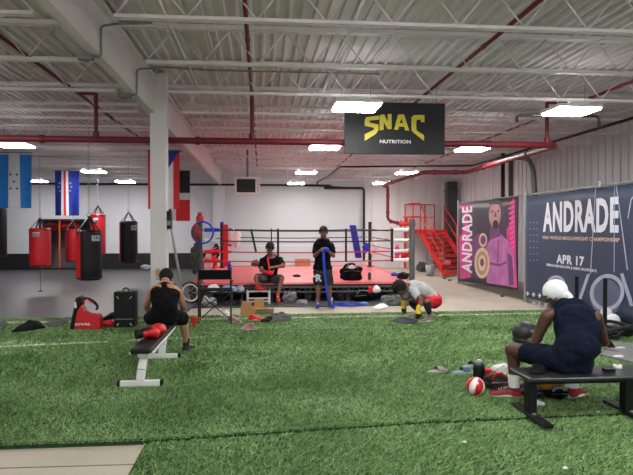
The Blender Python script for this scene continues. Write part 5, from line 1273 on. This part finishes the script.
# on the canvas
heap('backpack', 'black backpack with white patch standing on the ring canvas', 'bag', 352.5, 281, 23, 19, .35, m_cloth_blk, 41, RZ, extra=strap_x(m_tape))
mb = MB(); p = G(352.5, 281, RZ); mb.blob(p + V((-.02, .03, .33)), (.09, .05, .045), 2, .3, 5, 14, 10); tag(mb.build('towel', m_wcloth), 'small white towel laid on the black backpack', 'towel')
bt = thing('bottle', 'small dark bottle standing on the canvas right of the backpack', 'bottle', G(369.5, 279.5, RZ)); p = G(369.5, 279.5, RZ)
mb = MB(); mb.lathe([(.004, 0), (.04, 0), (.042, .03), (.042, .14), (.02, .18), (.004, .18)], p, n=14); mb.build('body', m_dgrey, bt, world=True); mb = MB(); mb.cyl(p + V((0, 0, .18)), p + V((0, 0, .21)), .022); mb.build('cap', m_white, bt, world=True)
p = V((at(303, 263, 19.85).x, 19.85, RZ)); cr = thing('cardboard_box', 'closed tan carton at the far edge of the canvas behind the ropes', 'box', p)
mb = MB(); mb.bx(p.x - .25, p.x + .25, p.y, p.y + .3, RZ, RZ + .24); mb.build('carton', m_card, cr, world=True, bevel=.005); mb = MB(); mb.bx(p.x - .25, p.x + .25, p.y - .003, p.y, RZ + .11, RZ + .14); mb.build('tape', m_tape, cr, world=True)
heap('gym_bag', 'olive brown bag at the far edge of the canvas left of the carton', 'bag', 256, 264, 10, 7, .25, mat('olive', C(96, 88, 60), .9, var=.3), 42, RZ, Y=19.8)
heap('brush', 'small black brush lying on the canvas right of the seated man', 'brush', 296.5, 277, 8, 2.6, .05, m_blackmatte, 43, RZ)
heap('hand_towel', 'blue cloth on the canvas near the right corner', 'towel', 396, 276.5, 9, 4, .2, m_blue, 44, RZ)
heap('gym_bag', 'black bag on the canvas at the near right corner post', 'bag', 404.5, 279.5, 12, 8, .25, m_blackmatte, 45, RZ)
bk = thing('bucket', 'grey metal bucket on the concrete by the foot of the stairs', 'bucket', G(430, 275.5, 0)); p = G(430, 275.5, 0)
mb = MB(); mb.lathe([(.005, 0), (.13, 0), (.17, .38), (.16, .38), (.12, .02), (.005, .02)], p, n=20); mb.build('pail', m_galv, bk, world=True); mb = MB(); mb.torus(p + V((0, 0, .38)), .17, .006, V((0, 1, 0)), 16, 5, 0, 0, pi); mb.build('handle', m_galv, bk, world=True)
heap('duffel_bag', 'dark duffel bag on the concrete behind the bucket', 'bag', 423, 272, 12, 12, .3, m_dgrey, 46, 0)
hz_ = heap('boxing_glove', 'pink boxing glove resting on a lower stair tread', 'boxing gloves', 448, 266, 7, 6, .15, mat('pink_leather', C(232, 130, 150), .5), 47, zt_ if False else .36, Y=20.95, amp=.1)
heap('cable_clutter', 'dark and silver clutter along the wall behind the leftmost bags', 'clutter', 146, 270, 12, 6, .3, m_silver, 48, 0, Y=24.6)

# ---- right front: shoes, bottle, ball, bags
def sandal(label, px, py, ang, m_strap, m_so):
    p = G(px, py, Z1); o = thing('sandal', label, 'shoe', p, group='sandals'); f = V((cos(ang), sin(ang), 0)); sd = V((-sin(ang), cos(ang), 0)); z = V((0, 0, 1))
    out = []
    for a in range(24):
        t = a / 24 * 2 * pi; out.append(p - f * (.14 * cos(t)) + sd * (.046 + .010 * -cos(t)) * sin(t))
    mb = MB(); mb.poly(out, (0, 0, .035)); mb.build('sole', m_so, o, world=True, bevel=.010, bseg=3)
    R = [[p + f * x + sd * (.052 * cos(a)) + z * (.032 + (.055 - .01 * k) * sin(a)) for a in [pi * i / 10 for i in range(11)]] for k, x in enumerate((-.01, .03, .07, .095))]
    mb = MB(); n = 11; mb.add([q for r_ in R for q in r_], [(i * n + j, i * n + j + 1, (i + 1) * n + j + 1, (i + 1) * n + j) for i in range(3) for j in range(n - 1)]); mb.build('strap', m_strap, o, world=True, solid=.01, sub=1)
    return o
sandal('grey slide sandal lying apart on the turf', 437, 373, .35, mat('grey_foam', C(150, 146, 142), .8), mat('foam_light', C(176, 172, 166), .8))
sandal('blue grey striped sandal beside the black bottle', 462, 374, .2, mat('blue_grey', C(84, 106, 124), .8, var=.5, scale=20), mat('foam_blue', C(150, 164, 174), .8))
sandal('dark sandal partly behind the striped sandal and the bottle', 471, 368, .4, mat('foam_dark', C(52, 56, 62), .8), mat('foam_blue', C(150, 164, 174), .8))
bo = thing('bottle', 'black drinks bottle with silver lid standing behind the ball', 'bottle', G(479, 386, Z1)); p = G(479, 386, Z1)
mb = MB(); mb.lathe([(.004, 0), (.058, 0), (.062, .01), (.062, .20), (.052, .23), (.004, .23)], p, n=24); mb.build('body', m_black, bo, world=True)
mb = MB(); mb.lathe([(.052, .225), (.055, .23), (.05, .26), (.032, .265), (.004, .265)], p, n=20); mb.build('lid', m_conduit, bo, world=True); mb = MB(); mb.cyl(p + V((0, 0, .26)), p + V((0, 0, .28)), .02); mb.build('spout', m_white, bo, world=True)
pb = G(475.5, 395.5, Z1); R = .092
ball = thing('volleyball', 'red and white panelled ball on the turf by the black bottle', 'ball', pb); mb = MB(); n, k = 36, 24; vs = []; c = pb + V((0, 0, R)); Rm = Matrix.Rotation(.35, 3, 'Y') @ Matrix.Rotation(.5, 3, 'Z')
mb.ell((0, 0, 0), R, None, n, 0, k)
for i, f in enumerate(mb.f):
    q = sum((mb.v[j] for j in f), V()) / len(f); a = math.atan2(q.y, q.x); mb.m[i] = 1 if int((a + pi) / (2 * pi) * 8) % 2 else 0
mb.v = [c + Rm @ q for q in mb.v]; mb.build('panels', [m_white, m_red], ball, world=True)
mb = MB(); mb.cyl(c + Rm @ V((0, 0, R - .002)), c + Rm @ V((0, 0, R + .001)), .008); mb.build('valve', m_blk, ball, world=True)
gp = thing('boxing_boots', 'red and black boxing boots piled left of the bench man foot', 'shoes', G(490, 388, Z1))
for (x, y, a_, m_) in ((493, 385, -.3, m_redcl), (503, 390, .25, m_blackmatte)):
    p = G(x, y, Z1); f = V((cos(a_), sin(a_), 0)); shoe(p + V((0, 0, .12)) - f * .05, p + V((0, 0, .04)) + f * .2, gp, m_, m_white, 'boot', .05)
heap('gym_bag', 'black holdall with red trim on the turf left of the bench', 'bag', 501, 393, 26, 20, .28, mat('blk_red', C(52, 30, 34), .7, var=.6, scale=9), 50, Z1, extra=strap_x(m_redcl))
tw = thing('towel', 'white towel draped over the holdall behind the bench man shin', 'towel', G(496, 384, Z1) + V((0, .2, .1))); p = at(496, 372, 6.25)
mb = MB(); mb.blob(p + V((.02, 0, .0)), (.14, .08, .075), 51, .25, 4, 24, 16, rot=Matrix.Rotation(-.6, 3, 'Y')); mb.build('cloth', m_wcloth, tw, world=True, sub=1)
mdb = thing('medicine_ball', 'tan and brown leather medicine ball under the black bench', 'ball', G(553, 397, Z1)); c = G(553, 397, Z1) + V((0, .1, .15))
mb = MB(); mb.ell(c, .155, None, 32, 0, 20); mb.build('leather', mat('tan_leather', C(190, 122, 52), .5, var=.3, scale=5), mdb, world=True)
for ax in (V((1, .3, 0)), V((.3, 1, .2)), V((0, .2, 1))): mb = MB(); mb.torus(c, .156, .004, ax, 36, 5); mb.build('seam', m_blk, mdb, world=True)
heap('gym_bag', 'black bag with blue edge under the bench beside the tan ball', 'bag', 562, 401, 26, 13, .28, m_cloth_blk, 52, Z1, extra=strap_x(m_lblue))
heap('gym_bag', 'dark bag under the bench left of the tan ball', 'bag', 537, 401, 20, 15, .3, m_blackmatte, 53, Z1, extra=strap_x(m_tape))
cloth_on('towel', 'white folded cloth on the turf behind the near bench foot', 'towel', [(529, 403), (536, 400), (546, 404), (545, 407), (535, 406)], Z1, m_wcloth, .02, 12)
cloth_on('cap', 'black cap lying on the bench beside the navy shorts', 'cap', [(527, 374), (531, 369), (541, 367.5), (548, 370), (547, 374), (536, 375.5)], BZ, m_cloth_blk, .05, 13)
rc = thing('remote_control', 'dark remote control lying on the right part of the bench', 'remote', G(608.5, 371, BZ)); p = G(608.5, 371, BZ)
mb = MB(); mb.box(p + V((0, 0, .012)), (.10, .06, .022)); mb.build('body', m_black, rc, world=True, bevel=.006)
for i in range(3):
    for j in range(2): mb = MB(); mb.cyl(p + V((-.03 + .03 * i, -.012 + .024 * j, .022)), p + V((-.03 + .03 * i, -.012 + .024 * j, .028)), .007, n=8); mb.build('button', m_tape, rc, world=True)
tr = thing('tape_roll', 'white roll of tape on the bench beside the remote control', 'tape', G(617, 368.5, BZ)); p = G(617.5, 368.5, BZ)
mb = MB(); mb.lathe([(.02, 0), (.038, 0), (.038, .035), (.02, .035)], p, n=24); mb.build('roll', m_wcloth, tr, world=True); mb = MB(); mb.lathe([(.015, 0), (.02, 0), (.02, .036), (.015, .036)], p, n=20); mb.build('core', m_card, tr, world=True)

# ---- right back: sled with posts, ropes, plates
sd_ = G(592, 334, Z1)
sl_ = thing('push_sled', 'black push sled with two tall upright posts by the navy banner', 'sled', G(590, 330, Z1))
for px_, Yp, t in ((576.5, 9.6, 277), (605, 9.0, 279)):
    p = at(px_, 300, Yp); top = at(px_, t, Yp).z; mb = MB(); mb.cyl((p.x, Yp, Z1 + .08), (p.x, Yp, top), .032, None, 14); mb.cyl((p.x, Yp, top), (p.x, Yp, top + .012), .036); mb.build('upright', m_black, sl_, world=True)
pa, pc_ = at(576.5, 300, 9.6), at(605, 300, 9.0)
mb = MB(); mb.bar((pa.x, 9.6, Z1 + .06), (pc_.x, 9.0, Z1 + .06), .12, .06); mb.build('crossbar', m_black, sl_, world=True)
for p in (V((pa.x, 9.6, 0)), V((pc_.x, 9.0, 0))):
    mb = MB(); mb.bar(p + V((-.1, -.25, Z1 + .025)), p + V((.25, .75, Z1 + .025)), .09, .04); mb.build('skid', m_black, sl_, world=True, bevel=.008)
rr = random.Random(11)
for k, (x, y, l) in enumerate([(609, 339, 'thick black battle rope coiled at the foot of the tall sled post'), (624, 336, 'black battle rope coil nearest the right edge of the photo')]):
    c = G(x, y, Z1); o = thing('battle_rope', l, 'rope', c)
    for j in range(3):
        pts = []
        for i in range(34):
            t = i / 34 * 2 * pi; ra = .2 + .05 * j + .05 * sin(3 * t + j + k); pts.append(c + V((ra * cos(t) * 1.25, ra * sin(t) * .9 + .1, .03 + .055 * j + .035 * sin(2 * t + j * 2))))
        mb = MB(); mb.tube(pts, .026, 8, 0, True); mb.build('coil', mat('rope_charcoal', C(36, 36, 38), .8, var=.6, scale=30, bump=.6, bscale=60), o, world=True)
    mb = MB(); e = c + V((-.3, -.15, .05)); mb.cyl(e, e + V((-.12, -.04, .02)), .034); mb.build('end_grip', m_blk, o, world=True)
kb = thing('medicine_ball', 'pale ball resting among the black battle ropes', 'ball', G(619, 331, Z1)); c = G(619, 331, Z1) + V((0, .2, .13)); mb = MB(); mb.ell(c, .13, None, 28, 0, 18); mb.build('cover', m_wcloth, kb, world=True); mb = MB(); mb.torus(c, .131, .004, V((.3, 1, .2)), 30, 5); mb.build('seam', m_conduit, kb, world=True)
kt = thing('kettlebell', 'black kettlebell standing left of the tall sled post', 'kettlebell', G(598, 333, Z1)); c = G(598, 333, Z1); mb = MB(); mb.ell(c + V((0, 0, .1)), (.1, .1, .1)); mb.build('bell', m_black, kt, world=True); mb = MB(); mb.torus(c + V((0, 0, .19)), .06, .016, V((0, 1, 0)), 18, 8, 0, -.3, pi + .3); mb.build('handle', m_black, kt, world=True)
for (pix, l) in (([(604, 350), (612, 344.5), (640, 346), (640, 358), (624, 356)], 'grey padded board nearest the battle ropes'), ([(600, 357), (606, 352.5), (640, 358.5), (645, 368), (622, 362)], 'grey padded board nearest the bench')):
    o = thing('step_board', l, 'board', G(*pix[0], Z1)); zz = Z1 if 'ropes' in l else Z1 
    P = [G(x, y, zz) for x, y in pix]; mb = MB(); mb.poly(P, (0, 0, .04)); mb.build('pad', mat('board_grey', C(116, 116, 120), .5, var=.1), o, world=True, bevel=.008)
    c = sum(P, V()) / 5 + V((0, 0, .042)); mb = MB(); mb.ell(c + V((-.05, 0, 0)), (.07, .035, .012)); mb.build('grip', m_white, o, world=True)
# specks of litter on the turf
for i, (x, y) in enumerate([(598, 414), (464, 444.5), (565, 471)]):
    mb = MB(); p = G(x, y, .02); mb.blob(p + V((0, 0, .02)), (.018, .012, .008), i, .3, 4, 10, 8); tag(mb.build('paper_scrap', m_white), ['white scrap on the turf left of the far bench foot', 'white scrap on the turf nearest the seam', 'white scrap at the bottom edge of the turf'][i], 'scrap')
# clutter on the slab by the fence
for i, (x, y) in enumerate([(445, 279), (450, 281), (503, 297)]):
    heap('rubble_piece', ['stone chip at the foot of the stairs', 'stone chip beside the banner post', 'stone chip below the pink banner'][i], 'stone', x, y, 4, 2, .08, mat('stone', C(110, 90, 80), .9), 60 + i, -.012)

hung('shirt', 'white cloth hanging from the far right ring corner by the blue pad', 'clothing', 374, 240, 8, 16, 18.9, m_wcloth, 70)
hung('boxing_gloves', 'pair of blue gloves hanging beside the blue corner pad', 'boxing gloves', 366, 243, 7, 10, 19.1, m_blue, 71)
